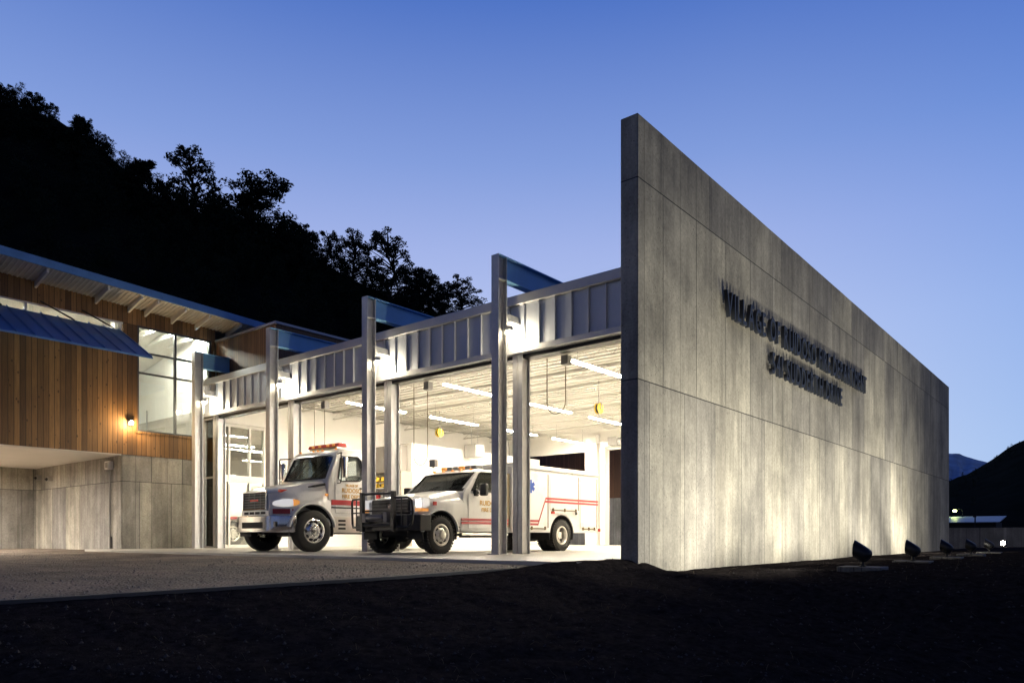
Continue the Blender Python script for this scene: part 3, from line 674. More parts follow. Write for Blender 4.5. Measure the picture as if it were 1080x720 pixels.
# concrete base and the recess below
b = MB(); b.box(-31.2, XL-.02, 9.9, 12.44, -.5, 2.925); build(b, 'concrete_base', M['conc_base_y'], of, bevel=.01, seg=1, smooth=False)
b = MB(); b.box(-31.19, XL-.04, 9.885, 9.897, -.5, 2.90); build(b, 'recess_wall_face', M['conc_base_x'], of, smooth=False)
b = MB(); b.box(-31.5, -31.2, -12, 12.4, -.5, 2.92); build(b, 'recess_back_wall', M['conc_base_y'], of, smooth=False)
b = MB(); b.box(-31.2, XL-.03, -6, 9.88, 2.90, 2.955); build(b, 'recess_soffit', M['white'], of)
b = MB(); b.box(-24.4, XL-.06, -6.2, -5.4, -.5, 2.90); build(b, 'recess_pier', M['conc_base_y'], of)
cd_ = MB(); cd_.tube([(-24.55,9.83,0.0),(-24.55,9.83,2.75)], .028, 8); cd_.box(-24.60,-24.50,9.80,9.882,0.,.38); build(cd_, 'conduit', M['grey'], of)
t = thing('alarm_box', (-24.55, 9.8, 2.62), 'small white alarm box with dark grille at the top of the recess wall', 'alarm box'); b = MB(); b.box(-.15,.15,-.07,.08,-.13,.13); build(b, 'case', M['white'], t, local=True, bevel=.01); b = MB(); b.box(-.08,.08,-.08,-.071,-.08,.08); build(b, 'grille', M['grey'], t, local=True)
for x, z, lab in ((-30.7, 2.55, 'small dark fixture in the corner of the concrete recess'), (-29.6, 2.45, 'small conduit fitting on the recess wall beside the corner fixture')):
    t = thing('wall_fixture', (x, 9.8, z), lab, 'fixture'); b = MB(); b.box(-.11,.11,-.06,.08,-.09,.09); build(b, 'fixture_case', M['grey'], t, local=True, bevel=.02); b = MB(); b.cyl((0,-.06,0),(0,-.12,-.05),.05,n=10); build(b, 'nozzle', M['black'], t, local=True)
# lamp on the timber
t = thing('entry_lamp', (XL, 10.12, 3.92), 'glowing warm wall lamp on the timber cladding beside the office window', 'wall lamp')
b = MB(); b.box(.0,.03,-.07,.07,-.1,.1); b.box(.03,.14,-.02,.02,.06,.09); build(b, 'bracket', M['black'], t, local=True)
b = MB(); b.lathe([(.01,.10),(.08,.07),(.085,.05)], (.12,0,0), 'z', 14); build(b, 'lamp_shade', M['black'], t, local=True)
b = MB(); b.lathe([(.003,-.08),(.05,-.06),(.055,0),(.035,.05),(.003,.06)], (.12,0,0), 'z', 14); build(b, 'bulb', mat('warm_bulb', (1,1,1), .5, emit=70, ecol=(1,.72,.36)), t, local=True)
l = bpy.data.lights.new('warm', 'POINT'); l.energy = WOODLAMP; l.color = (1,.66,.30); l.shadow_soft_size = .05; lo = bpy.data.objects.new('warm', l); C.objects.link(lo); lo.parent = t; lo.location = (.24,0,-.03)
# lamps inside the office (second strip added unseen to brighten it) and under the recess soffit
for (x, y, z), lab in (((-24.32, 11.55, 7.14), 'strip light inside the office behind the big window'), ((-24.62, 11.55, 7.2), 'added strip light hidden at the head of the big window to brighten the office'), ((-27.2, 11.5, 7.22), 'middle strip light between the office rafters behind the big window'), ((-25.5, 7.0, 6.9), 'strip light behind the clerestory above the awning, nearest the big window'), ((-25.5, 1.5, 6.9), 'strip light behind the clerestory farther left')): move_copy(first, (x, y, z), lab)
def downlight(loc, label):
    t = thing('soffit_light', loc, label, 'ceiling light', 'lights under the raised office')
    b = MB(); b.lathe([(.16,0),(.17,-.05),(.14,-.06)], ax='z', n=18); build(b, 'trim_ring', M['white'], t, local=True); b = MB(); b.lathe([(.002,-.045),(.138,-.05),(.13,-.02),(.002,-.02)], ax='z', n=16); build(b, 'lens', mat('soffit_lens', (1,1,1), .5, emit=8500, ecol=(1,.89,.76)), t, local=True); return t
dl = downlight((-27.6, 4.4, 2.9), 'round soffit light under the raised office nearest the recess wall'); move_copy(dl, (-27.6, -.5, 2.9), 'round soffit light under the raised office farther from the recess wall')
# timber box rising above the garage roof
b = MB(); b.box(-23.78, -20.2, 12.97, 23., 5.61, 6.98); build(b, 'roof_box', M['wood_x'], of, smooth=False)
b = MB(); b.box(-23.79, -20.14, 12.91, 23.06, 6.985, 7.06); build(b, 'roof_box_cap', M['capm'], of)

# ------------------------------------------------------------------ hills
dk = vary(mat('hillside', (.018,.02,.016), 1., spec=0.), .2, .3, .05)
def lerp_list(L, x):
    if x <= L[0][0]: return L[0][1]
    for (a, b), (c, d) in zip(L, L[1:]):
        if a <= x <= c: return b+(d-b)*(x-a)/(c-a)
    return L[-1][1]
RIDGE = [(-900,-280),(-300,-60),(-100,45),(0,108),(60,126),(110,160),(160,204),(220,228),(270,246),(330,272),(390,304),(450,334),(520,356),(600,372),(720,405),(860,500),(960,556),(1000,568)]
DR = 118.
def hill(ridge, px0, px1, stp, d0, dr, name, m):
    g = MB(); pxs = list(range(px0, px1+1, stp)); fr = [0,.12,.25,.4,.55,.7,.85,1.,1.25,1.8]; n = len(pxs)
    for f in fr:
        for px in pxs:
            zr = (566-lerp_list(ridge, px))/776*dr+.366; d = d0+(dr-d0)*f
            z = -1.+(zr+1)*(f**1.15 if f <= 1 else 1-(f-1)*.7)+ (mnoise.noise((px*.02, f*6, 0))*1.2 if 0 < f < 1 else 0); p = ray(px, d); g.v.append((p.x, p.y, z))
    g.f = [(j*n+i, j*n+i+1, (j+1)*n+i+1, (j+1)*n+i) for j in range(len(fr)-1) for i in range(n-1)]
    return struct(g, name, m)
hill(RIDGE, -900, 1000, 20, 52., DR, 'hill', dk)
hill([(930,545),(985,522),(1003,505),(1020,500),(1036,491),(1050,482),(1066,470),(1080,464),(1130,440),(1250,400),(1500,330),(1900,300)], 920, 1900, 10, 90., 190., 'far_hill', dk)
mm_ = vary(mat('mountain_rock_haze', (.42,.55,.74), .9), .01, .45, .05, (1,1,2.5))  # pale rock with blue haze and sky light put into its colour
def mountain():
    g = MB(); pxs = list(range(700, 1700, 4)); n = len(pxs); fr = [0,.3,.5,.65,.8,.9,1.,1.3]; base = [(700,520),(900,465),(960,468),(1003,478.5),(1012,478),(1022,482),(1036,486),(1060,492),(1100,480),(1300,450),(1700,500)]
    for f in fr:
        for px in pxs:
            dr = 2200; zr = (566-lerp_list(base, px))/776*dr; d = 1500+(dr-1500)*f; p = ray(px, d)
            z = -4+(zr+4)*(f if f <= 1 else 1-(f-1)*.6)+mnoise.noise((px*.09, f*5, 3))*18*(1 if .1 < f < 1 else .12); g.v.append((p.x, p.y, z))
    g.f = [(j*n+i, j*n+i+1, (j+1)*n+i+1, (j+1)*n+i) for j in range(len(fr)-1) for i in range(n-1)]
    struct(g, 'distant_mountain', mm_)
mountain()

# ------------------------------------------------------------------ trees
def tree_meshes(seed, kind):
    """unit-height trunk and crown"""
    r = random.Random(seed); tr = MB(); lf = MB()
    bend = [(r.uniform(-.03,.03)*i, r.uniform(-.03,.03)*i) for i in range(7)]
    sp = [(bend[i][0]*.5, bend[i][1]*.5, i/6*.97) for i in range(7)]
    tr.tube([(a, b, z-.03 if i == 0 else z) for i, (a, b, z) in enumerate(sp)], [.022*(1-.85*i/6) for i in range(7)], 6)
    def at(z): i = min(5, int(z/.97*6)); u = z/.97*6-i; return Vector(sp[i]).lerp(Vector(sp[i+1]), u)
    # foliage tufts: compact clumps of small leaf faces, with gaps between them
    nb, lo = {'cone': (210, .02), 'round': (260, .04), 'sparse': (165, .10)}[kind]
    lean = r.uniform(-.05, .05)
    for i in range(nb):
        u = r.random(); z = lo+(.97-lo)*u
        if kind == 'cone': env = .21*(1-u)**.75+.02
        elif kind == 'round': env = .31*math.sin(math.pi*(.13+.80*u))**.8
        else: env = .29*math.sin(math.pi*(.15+.78*u))**.7
        env *= 1+.22*math.sin(u*9+seed)*(.5+.5*math.sin(seed*3.1+u*17))
        a = r.uniform(0, 6.283); L = env*math.sqrt(r.random()) if kind != 'sparse' else env*r.uniform(.3,1.)
        o = at(max(.02, z-.06)); tip = at(z)+Vector((math.cos(a)*L+lean*u, math.sin(a)*L, r.uniform(-.02,.03)))
        tr.tube([o, o.lerp(tip,.55)+Vector((0,0,.01)), tip], [.006, .004, .0015], 4)
        rad = {'cone': .052, 'round': .072, 'sparse': .056}[kind]*r.uniform(.6,1.25)*(1-.35*u)
        for _ in range({'cone': 62, 'round': 92, 'sparse': 58}[kind]):
            d_ = Vector((r.gauss(0,1), r.gauss(0,1), r.gauss(0,1))).normalized()*rad*r.random()**.4; d_.z *= .72
            p = tip+d_; s_ = r.uniform(.006,.012)
            e1 = Vector((r.uniform(-1,1), r.uniform(-1,1), r.uniform(-1,1))).normalized()*s_; e2 = Vector((r.uniform(-1,1), r.uniform(-1,1), r.uniform(-1,1))).normalized()*s_
            lf.add([p-e1, p+e2, p+e1, p-e2*.6], [(0,1,2,3)])
    return tr, lf
VAR = {}
for kd, ns in (('cone', 3), ('round', 3), ('sparse', 3)):
    for s_ in range(ns):
        tr, lf = tree_meshes(11+s_*7+len(kd), kd); a = tr.mesh('trunk'); a.materials.append(M['bark']); b_ = lf.mesh('crown'); b_.materials.append(M['leaf']); VAR[kd, s_] = (a, b_)
def plant(name, kd, var, px, ytop, ybase, d, label, rz=0., wide=1.):
    h = (ybase-ytop)/776*d; zb = (566-ybase)/776*d+.366; p = ray(px, d, zb)
    t = thing(name, p, label, 'tree', 'trees along the ridge'); t.scale = (h*wide, h*wide, h); t.rotation_euler.z = rz
    for nm, me in zip(('trunk', 'crown'), VAR[kd, var]): o = bpy.data.objects.new(nm, me); C.objects.link(o); o.parent = t
RT_ = [('round',0,6,94,150,'pine_tree','black pine silhouette at the far left end of the ridge',1.2),('round',1,40,104,165,'pine_tree','rounded pine silhouette second from the left end of the ridge',1.1),
 ('cone',0,79,120,185,'fir_tree','narrow fir silhouette on the ridge above the blue roof left part',1.5),('round',2,101,146,200,'pine_tree','low round pine on the ridge right of the narrow fir',1.2),
 ('cone',1,133,170,225,'fir_tree','short fir beside the taller pointed fir on the ridge',1.2),('cone',2,147,163,235,'fir_tree','pointed tall fir standing left of the big lacy pine',1.7),
 ('round',0,174,190,245,'pine_tree','small dark pine left of the big lacy pine',1.),('sparse',0,207,161,272,'pine_tree','big lacy pine with gaps of sky, tallest left of the broad dark pine',1.2),
 ('round',1,228,212,262,'pine_tree','low pine between the lacy pine and the broad dark pine',1.1),('round',2,268,190,290,'pine_tree','broad dense dark pine standing highest at the middle of the ridge',1.55),
 ('round',0,303,232,300,'pine_tree','narrow dark pine just right of the broad dense pine',.8),('round',1,322,234,310,'pine_tree','dark pine with a flat top right of the narrow pine',.9),
 ('sparse',1,348,239,325,'pine_tree','thin airy pine left of the twin crown pine',.8),('sparse',2,372,241,335,'pine_tree','twin crown airy pine left of the tall see-through tree',.95),
 ('sparse',0,414,245,345,'deciduous_tree','tall see-through tree with its stem against the bright sky',1.2),('round',2,443,284,350,'pine_tree','dark bushy tree right of the tall see-through tree',1.4),
 ('sparse',1,466,306,352,'deciduous_tree','small thin tree left of the round isolated tree',1.1),('sparse',2,484,290,352,'deciduous_tree','round isolated tree at the right end of the tree line',1.35)]
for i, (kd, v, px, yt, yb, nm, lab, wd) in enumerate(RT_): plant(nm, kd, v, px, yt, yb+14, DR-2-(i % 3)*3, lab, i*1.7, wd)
# the wood on the slope reads as one dark mass
fm = MB(); rnd = random.Random(21); kinds = list(VAR)
def wood(n, ridge, px0, px1, hd0, dr, hmin, hmax, seed, name, label, edge=.0, last=.985):
    r = random.Random(seed); V = []; F = []
    import numpy as np
    cache = {}
    for kk in VAR:
        me = VAR[kk][1]; co = np.empty(len(me.vertices)*3); me.vertices.foreach_get('co', co); co = co.reshape(-1,4,3); cache[kk] = co[r.sample(range(len(co)), min(len(co), 1500))]
    for i in range(n):
        px = r.uniform(px0, px1); f = edge+(last-edge)*r.random()**.3; d = hd0+(dr-hd0)*f; zr = (566-lerp_list(ridge, px))/776*dr+.366; z = -1.+(zr+1)*f**1.15-.4; p = ray(px, d); h = r.uniform(hmin, hmax)
        q = cache[r.choice(kinds)]; a = r.uniform(0, 6.28); ca, sa_ = math.cos(a), math.sin(a); m_ = q.mean(axis=1, keepdims=True); q = m_+(q-m_)*1.7
        x = q[..., 0]*ca-q[..., 1]*sa_; y = q[..., 0]*sa_+q[..., 1]*ca
        V.append(np.stack([p.x+x*h, p.y+y*h, z+q[..., 2]*h], -1).reshape(-1,3))
    V = np.concatenate(V); me = bpy.data.meshes.new(name); me.vertices.add(len(V)); me.vertices.foreach_set('co', V.ravel()); nf = len(V)//4
    me.loops.add(nf*4); me.loops.foreach_set('vertex_index', np.arange(nf*4)); me.polygons.add(nf); me.polygons.foreach_set('loop_start', np.arange(nf)*4); me.update(calc_edges=True)
    me.materials.append(M['leaf']); o = bpy.data.objects.new(name, me); C.objects.link(o); tag(o, label, 'wood', kind='stuff')
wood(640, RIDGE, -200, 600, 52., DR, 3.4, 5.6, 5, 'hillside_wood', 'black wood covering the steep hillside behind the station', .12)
wood(200, [(930,545),(1003,505),(1020,500),(1036,491),(1050,482),(1066,470),(1080,464),(1250,400),(1500,330)], 990, 1400, 90., 190., 1.0, 2.0, 6, 'distant_wood', 'dark wood covering the hill at the far right', .3)

# ------------------------------------------------------------------ far right corner
b = MB(); b.box(-13, 40, 46, 46.3, -1, .86); o = build(b, 'low_wall', concrete('low_wall_concrete', 'x', (.24,.23,.24), 2.4, 3.), at=(15,46.1,-.3)); tag(o, 'low grey concrete wall beyond the far end of the tall wall', 'wall')
t = thing('long_shed', (-2, 74, -.3), 'long low shed with a pale sky-lit roof behind the low wall', 'shed')
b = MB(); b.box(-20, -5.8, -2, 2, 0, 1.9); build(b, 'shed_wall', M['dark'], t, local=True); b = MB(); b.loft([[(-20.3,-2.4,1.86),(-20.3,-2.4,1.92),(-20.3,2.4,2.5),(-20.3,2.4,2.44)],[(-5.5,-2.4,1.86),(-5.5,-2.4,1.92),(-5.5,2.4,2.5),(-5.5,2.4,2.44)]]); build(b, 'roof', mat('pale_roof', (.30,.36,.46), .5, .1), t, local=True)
for i, (x, y) in enumerate(((-12.6, 69), (-10.8, 69), (-8.9, 69))):
    b = MB(); b.tube([(x,y,-.4),(x+.03,y,2.1)], .05, 6); b.box(x-.12,x+.12,y-.06,y+.06,1.95,2.12); o = build(b, 'fence_post', M['dark'], at=(x,y,-.4)); tag(o, 'dark post in front of the pale shed roof, %s' % ('leftmost','middle','rightmost')[i], 'post', 'posts before the shed')
p = ray(1007, 66, 0)
t = thing('street_lamp', (p.x, p.y, -.3), 'distant street lamp glowing yellow green at the end of the wall', 'street lamp')
b = MB(); b.tube([(.6,0,0),(.6,0,3.05),(.45,0,3.18),(.1,0,3.2)], .04, 8); build(b, 'pole', M['dark'], t, local=True); b = MB(); b.lathe([(.005,.12),(.16,.06),(.17,.0)], (0,0,3.08), 'z', 14); build(b, 'lamp_shade', M['dark'], t, local=True)
b = MB(); b.lathe([(.004,-.16),(.12,-.11),(.15,0),(.10,.04),(.004,.05)], (0,0,3.06), 'z', 14); build(b, 'bulb', mat('sodium_bulb', (1,1,1), .5, emit=60, ecol=(.85,1,.30)), t, local=True)
p = ray(1058, 37.2, 0)
t = thing('yard_lamp', (p.x, p.y, -.3), 'brilliant white lamp on a short post before the low wall', 'yard lamp')
b = MB(); b.tube([(0,0,-.1),(0,0,.3)], .05, 8); b.box(-.12,.12,-.06,.14,.22,.50); build(b, 'post', M['dark'], t, local=True)
b = MB(); b.lathe([(.003,-.11),(.07,-.10),(.10,-.06)], (0,0,.36), 'y', 16); build(b, 'bulb', mat('yard_bulb', (1,1,1), .5, emit=160, ecol=(1,.88,.72)), t, local=True)
# ------------------------------------------------------------------ vehicles (local frame: nose towards -y, +x = driver's side)
def wheel(parent, x, y, r, w, ri, side, deep=.05, rimm='alu', tread=False, holes=10, nm='wheel', rear=False):
    h = w/2; b = MB()
    b.lathe([(ri,-h+.02),(ri+.03,-h-.004),(r-.07,-h-.006),(r-.02,-h+.02),(r,-h+.05),(r,h-.05),(r-.02,h-.02),(r-.07,h+.006),(ri+.03,h+.004),(ri,h-.02)], ax='x', n=40, closed=True)
    n = 34
    for i in range(n):
        a = 2*math.pi*i/n; 
        for s in (-1, 1):
            a2 = a+(.09 if s > 0 else 0); ca, sa_ = math.cos(a2), math.sin(a2); hh = .013 if tread else .002
            q = []
            for rr in (r-.02, r+hh):
                wo = h-.008 if tread else h-.05
                for (dx, da) in ((s*.02,-.055),(s*wo,-.055),(s*wo,.055),(s*.02,.055)):
                    t = a2+da*(1 if tread else .75); q.append((dx, rr*math.cos(t), rr*math.sin(t)))
            b.add(q, [(3,2,1,0),(4,5,6,7),(0,1,5,4),(1,2,6,5),(2,3,7,6),(3,0,4,7)])
    o = build(b, nm, M['rubber'], parent, local=True, ang=30); o.location = (x, y, r)
    b = MB(); s = side; f = s*(h-.012)
    if rear: P = [(ri+.008,s*(h-.005)),(ri-.02,s*(h+.0)),(ri-.04,s*(h-.03)),(ri-.05,-s*h*.1),(ri*.62,-s*h*.25),(ri*.40,-s*h*.2),(ri*.36,s*h*.35),(.0012,s*h*.4)]
    else: P = [(ri+.008,s*(h-.005)),(ri-.02,s*(h+.004)),(ri-.045,s*(h-.02)),(ri-.06,s*(h-deep)),(ri*.62,s*(h-deep*.2)),(ri*.42,s*(h+.01)),(ri*.36,s*(h+.055)),(ri*.2,s*(h+.07)),(.0012,s*(h+.07))]
    b.lathe(P, ax='x', n=36); rm = build(b, 'rim', M[rimm], o, local=True, ang=40)
    b = MB()
    for i in range(holes):
        a = 2*math.pi*i/holes; rr = ri*.73; xx = s*(h-deep*.62) if not rear else -s*h*.16
        c = Vector((xx, rr*math.cos(a), rr*math.sin(a))); b.cyl(c-Vector((.02*s,0,0)), c+Vector((.012*s,0,0)), ri*.135, n=10)
    build(b, 'hand_holes', M['dark'], rm, local=True)
    b = MB()
    for i in range(10):
        a = 2*math.pi*(i+.5)/10; rr = ri*.47; xx = s*(h+.0) if not rear else -s*h*.2
        b.cyl((xx-.01*s, rr*math.cos(a), rr*math.sin(a)), (xx+.03*s, rr*math.cos(a), rr*math.sin(a)), ri*.05, n=6)
    build(b, 'lug_nuts', M['chrome'], rm, local=True)
    return o
def interp(st, y):
    for a, b in zip(st, st[1:]):
        if a[0] <= y <= b[0]: u = (y-a[0])/(b[0]-a[0]); return [p+(q-p)*u for p, q in zip(a, b)]
    return st[-1]
def hood_loft(st, zb):
    secs = []
    n = 15; y0, y1 = st[0][0], st[-1][0]; ys2 = sorted(set([s[0] for s in st]+[y0+(y1-y0)*i/n for i in range(n+1)]))
    for y in ys2:
        _, hw, zs, hc, zt = interp(st, y)
        half = [(hw*.985, zb), (hw, zb+.12), (hw, zs-.10), (hw-.012, zs-.03), (hw-.05, zs+.015), (hw*.55+hc*.45, zs+(zt-zs)*.50), (hc+.02, zt-.055), (hc-.05, zt-.015), (hc*.55, zt+.005)]
        secs.append([(a, y, z) for a, z in half]+[(0, y, zt+.018)]+[(-a, y, z) for a, z in half[::-1]])
    return MB().loft(secs)
def tumble(mb, f):
    mb.v = [(f(z)*(1 if x > 0 else -1)*abs(x), y, z) for x, y, z in mb.v]; return mb
def loop_xyz(pts, x): return [(x(z) if callable(x) else x, y, z) for y, z in pts]
def arch_liner(parent, y, z, r, xi, xo, s):
    b = MB(); o_ = arc(y, z, r+.004, -12, 192, 16); i_ = arc(y, z, r-.022, 192, -12, 16)
    b.prism(o_+i_, 'x', min(s*xi, s*xo), max(s*xi, s*xo)); build(b, 'wheel_arch_liner', M['dark'], parent, local=True)
def cab_shell(t, prof, f, wall, ws, side, rear, name='cab'):
    out = tumble(MB().prism(prof, 'x', -1, 1), f)
    cy = sum(p[0] for p in prof)/len(prof); cz = sum(p[1] for p in prof)/len(prof)
    inn = []
    for y, z in prof: inn.append((y+(wall if y < cy else -wall), z+(wall if z < cz else -wall)))
    inner = tumble(MB().prism(inn, 'x', -1, 1), lambda z: f(z)-wall)
    cuts = [inner, MB().prism(ws[0], 'x', -ws[1], ws[1]), MB().prism(side, 'x', .55, 1.6), MB().prism(side, 'x', -1.6, -.55), MB().box(-rear[0], rear[0], rear[1]-.2, rear[1]+.2, rear[2], rear[3])]
    return build(out, name, M['paint'], t, local=True, bevel=.05, seg=3, cut=cuts, ang=40)

# ================= big fire truck
t = thing('fire_truck', (-16.5, 10.0, 0), 'big white fire truck with chrome grille and red light bar, nose out of the garage', 'fire truck')
HS = [(.03,.60,1.30,.48,1.46),(.10,.68,1.31,.52,1.525),(.22,.86,1.31,.57,1.575),(.36,1.02,1.29,.62,1.61),(.52,1.11,1.28,.67,1.645),(.90,1.145,1.28,.74,1.72),(1.25,1.12,1.29,.82,1.785),(1.48,1.07,1.31,.88,1.82)]
WY_, WR = .89, .515
hood = build(hood_loft(HS, .74), 'hood', M['paint'], t, local=True, cut=[MB().cyl((s*.60,WY_,WR),(s*1.5,WY_,WR),.655,n=40) for s in (1,-1)], ang=40)
for s in (1, -1):
    b = MB(); o_ = arc(WY_, WR, .70, 8, 172, 20); i_ = arc(WY_, WR, .645, 172, 8, 20); b.prism(o_+i_, 'x', min(s*1.0, s*1.175), max(s*1.0, s*1.175)); build(b, 'fender_flare', M['paint'], t, local=True, bevel=.02)
    arch_liner(t, WY_, WR, .65, .58, 1.10, s)
fc = lambda z: 1.06 if z < 1.75 else 1.06-.095*(z-1.75)/.9
CP = [(1.42,.64),(1.40,1.80),(1.74,2.53),(1.85,2.64),(2.56,2.67),(2.70,2.59),(2.70,.64)]
SIDE = [(1.74,1.86),(1.84,2.40),(1.90,2.45),(2.40,2.47),(2.50,2.38),(2.53,2.0),(2.50,1.90),(2.42,1.84),(1.80,1.80)]
cab = cab_shell(t, CP, fc, .055, ([(1.2,1.88),(1.56,1.88),(1.83,2.46),(1.45,2.46)], .90), SIDE, (.62, 2.7, 1.92, 2.42))
def wsx(u): return 1.437+(1.72-1.437)*u, 1.88+(2.46-1.88)*u
b = MB(); q = []
for i in range(9):      # bowed screen
    x = -.905+1.81*i/8; bow = .05*(abs(x)/.9)**2-.012; q.append([(x*(1.0), 1.405+bow, 1.86), (x*.965, 1.71+bow*.9, 2.48), (x*.965, 1.72+bow*.9, 2.48), (x, 1.415+bow, 1.86)])
b.loft(q); build(b, 'windshield', M['carglass'], cab, local=True)
b = MB(); b.tube([(x, 1.395+.05*(abs(x)/.9)**2-.01, 1.865) for x in (-.9,-.6,-.3,0,.3,.6,.9)]+[(x*.965, 1.705+.045*(abs(x)/.9)**2-.01, 2.475) for x in (.9,.6,.3,0,-.3,-.6,-.9)], .020, 6, closed=True); build(b, 'windshield_seal', M['rubber'], cab, local=True)
for s in (-.35,.35): b = MB(); b.tube([(s,1.37,1.865),(s+.22,1.47,2.14),(s+.3,1.53,2.28)], .011, 5); build(b, 'wiper', M['black'], cab, local=True)
for s in (1, -1):
    gl_ = MB().prism(SIDE, 'x', .985, 1.0); build(tumble(gl_, lambda z: fc(z)-.03) if 0 else MB().add([(s*(fc(v[2])-.035+(.008 if v[0] > .99 else 0)), v[1], v[2]) for v in gl_.v], gl_.f), 'side_window', M['carglass'], cab, local=True)
    b = MB(); b.tube([(s*(fc(z)+.002), y, z) for y, z in SIDE], .017, 6, closed=True); b.tube([(s*(fc(1.83)-.01),1.985,1.83),(s*(fc(2.45)-.01),1.985,2.45)], .013, 6); build(b, 'window_seal', M['rubber'], cab, local=True)
    dr = MB().box(min(s*1.055,s*1.068), max(s*1.055,s*1.068), 1.62, 2.57, .98, 1.775); door = build(dr, 'door', M['paint'], t, local=True, bevel=.006)
    b = MB(); b.box(min(s*1.068,s*1.09), max(s*1.068,s*1.09), 2.40, 2.53, 1.62, 1.66); build(b, 'handle', M['black'], door, local=True)
    xd = (0, s, 0)
    for txt, z, hh, ww in (('VILLAGE OF', 1.69, .062, .40), ('RUIDOSO', 1.535, .11, .62), ('FIRE DEPT', 1.39, .09, .60)): lettering(txt, M['gold'], door, (s*1.0705, 2.14, z-.02), hh, xd, (0,0,1), ww, .003, .003)
    b = MB(); b.box(min(s*1.064,s*1.072), max(s*1.064,s*1.072), 1.50, 2.695, 1.185, 1.315); build(b, 'red_stripe', M['red'], t, local=True)
    b = MB(); b.box(min(s*1.064,s*1.071), max(s*1.064,s*1.071), 1.50, 2.695, 1.10, 1.135); build(b, 'black_stripe', M['black'], t, local=True)
    b = MB(); secs = []
    for y in (.08,.16,.24,.32,.40):
        hw = interp(HS, y)[1]; secs.append([(s*(hw-.02), y, .93), (s*(hw+.006), y, .93), (s*(hw+.006), y, 1.05), (s*(hw-.02), y, 1.05)])
    b.loft(secs); build(b, 'fender_stripe', M['red'], t, local=True)
    b = MB(); q = []
    for y, za, zb in ((.085,1.15,1.21),(.13,1.12,1.25),(.22,1.095,1.285),(.32,1.10,1.295),(.40,1.12,1.285)):
        hw = interp(HS, y)[1]; q.append([(s*(hw-.06), y, za), (s*(hw+.012), y-.01, za), (s*(hw+.016), y-.012, (za+zb)/2), (s*(hw-.0), y-.006, zb), (s*(hw-.08), y, zb)])
    b.loft(q); hlo = build(b, 'headlight', M['lamp_glass'], t, local=True)
    b = MB(); q = []
    for y, za, zb in ((.405,1.12,1.285),(.46,1.14,1.275),(.52,1.17,1.25)):
        hw = interp(HS, y)[1]; q.append([(s*(hw-.06), y, za), (s*(hw+.014), y, za), (s*(hw+.012), y, zb), (s*(hw-.06), y, zb)])
    b.loft(q); build(b, 'turn_signal', M['amber'], hlo, local=True)
    b = MB(); b.box(min(s*.66,s*.75), max(s*.66,s*.75), .22, .44, 1.455, 1.53); build(b, 'warning_light', M['redlens'], t, local=True, bevel=.01)
    # mirror with its loop arm
    b = MB(); x = s*1.36; b.tube([(s*1.03,1.72,2.50),(x,1.60,2.50),(x,1.58,2.46),(x,1.58,1.78),(s*1.30,1.60,1.74),(s*1.06,1.70,1.74)], .016, 6); mo = build(b, 'mirror', M['black'], t, local=True)
    b = MB(); b.box(min(x-.10,x+.10), max(x-.10,x+.10), 1.62, 1.72, 1.86, 2.40); build(b, 'mirror_head', M['chrome'], mo, local=True, bevel=.03)
    b = MB(); b.box(x-.085, x+.085, 1.722, 1.727, 2.08, 2.36); b.box(x-.085, x+.085, 1.722, 1.727, 1.90, 2.05); build(b, 'mirror_glass', mat('mirror_glass', (.5,.5,.55), .05, 1.), mo, local=True)
    b = MB(); b.box(min(s*.62,s*1.06), max(s*.62,s*1.06), 1.56, 2.66, .46, .90); so = build(b, 'step_box', M['alu'], t, local=True, bevel=.02)
    b = MB()
    for z in (.56,.66,.76): b.box(min(s*1.0,s*1.064), max(s*1.0,s*1.064), 1.72, 1.95, z, z+.05)
    b.box(min(s*1.0,s*1.10), max(s*1.0,s*1.10), 1.6, 2.62, .44, .47); build(b, 'step_vents', M['dark'], so, local=True)
    b = MB(); b.tube([(s*.86,.95,1.62),(s*.98,1.05,1.64),(s*1.02,1.34,1.70)], [.012,.03,.034], 8); build(b, 'air_horn', M['black'], t, local=True)
    b = MB(); b.box(min(s*1.07,s*1.10), max(s*1.07,s*1.10), 1.30, 1.38, 1.40, 1.46); build(b, 'side_marker', M['amber'], t, local=True)
# grille
b = MB(); b.tube([(-.50,.0,1.04),(.50,.0,1.04),(.50,.0,1.47),(-.50,.0,1.47)], .026, 8, closed=True); gr = build(b, 'grille', M['chrome'], t, local=True)
b = MB(); b.box(-.49,.49,.01,.03,1.05,1.46); build(b, 'grille_back', M['dark'], gr, local=True)
b = MB()
for i in range(6): b.box(-.48,.48,-.012,.008,1.09+i*.064,1.106+i*.064)
for x in (-.25,0,.25): b.box(x-.008,x+.008,-.010,.009,1.06,1.46)
build(b, 'grille_bars', mat('dark_chrome', (.06,.06,.065), .4, .6), gr, local=True)
b = MB(); b.box(-.17,.17,-.03,-.012,1.24,1.29); build(b, 'red_badge', M['redlens'], gr, local=True)
b = MB(); b.box(-.60,.60,.0,.03,.90,1.01); vp = build(b, 'lower_panel', M['paint'], t, local=True); b = MB()
for i in range(4): b.box(-.48+i*.25,-.28+i*.25,-.006,.001,.925,.985)
build(b, 'vent_slots', M['dark'], vp, local=True)
b = MB(); b.prism([(-1.17,.42),(-1.15,.30),(-.95,.07),(-.58,-.07),(.58,-.07),(.95,.07),(1.15,.30),(1.17,.42),(1.08,.42),(1.05,.33),(.60,.01),(-.60,.01),(-1.05,.33),(-1.08,.42)], 'z', .48, .885); bp = build(b, 'bumper', M['chrome'], t, local=True, bevel=.02)
b = MB(); b.box(-.46,.46,-.077,-.03,.58,.73); build(b, 'bumper_slot', M['dark'], bp, local=True)
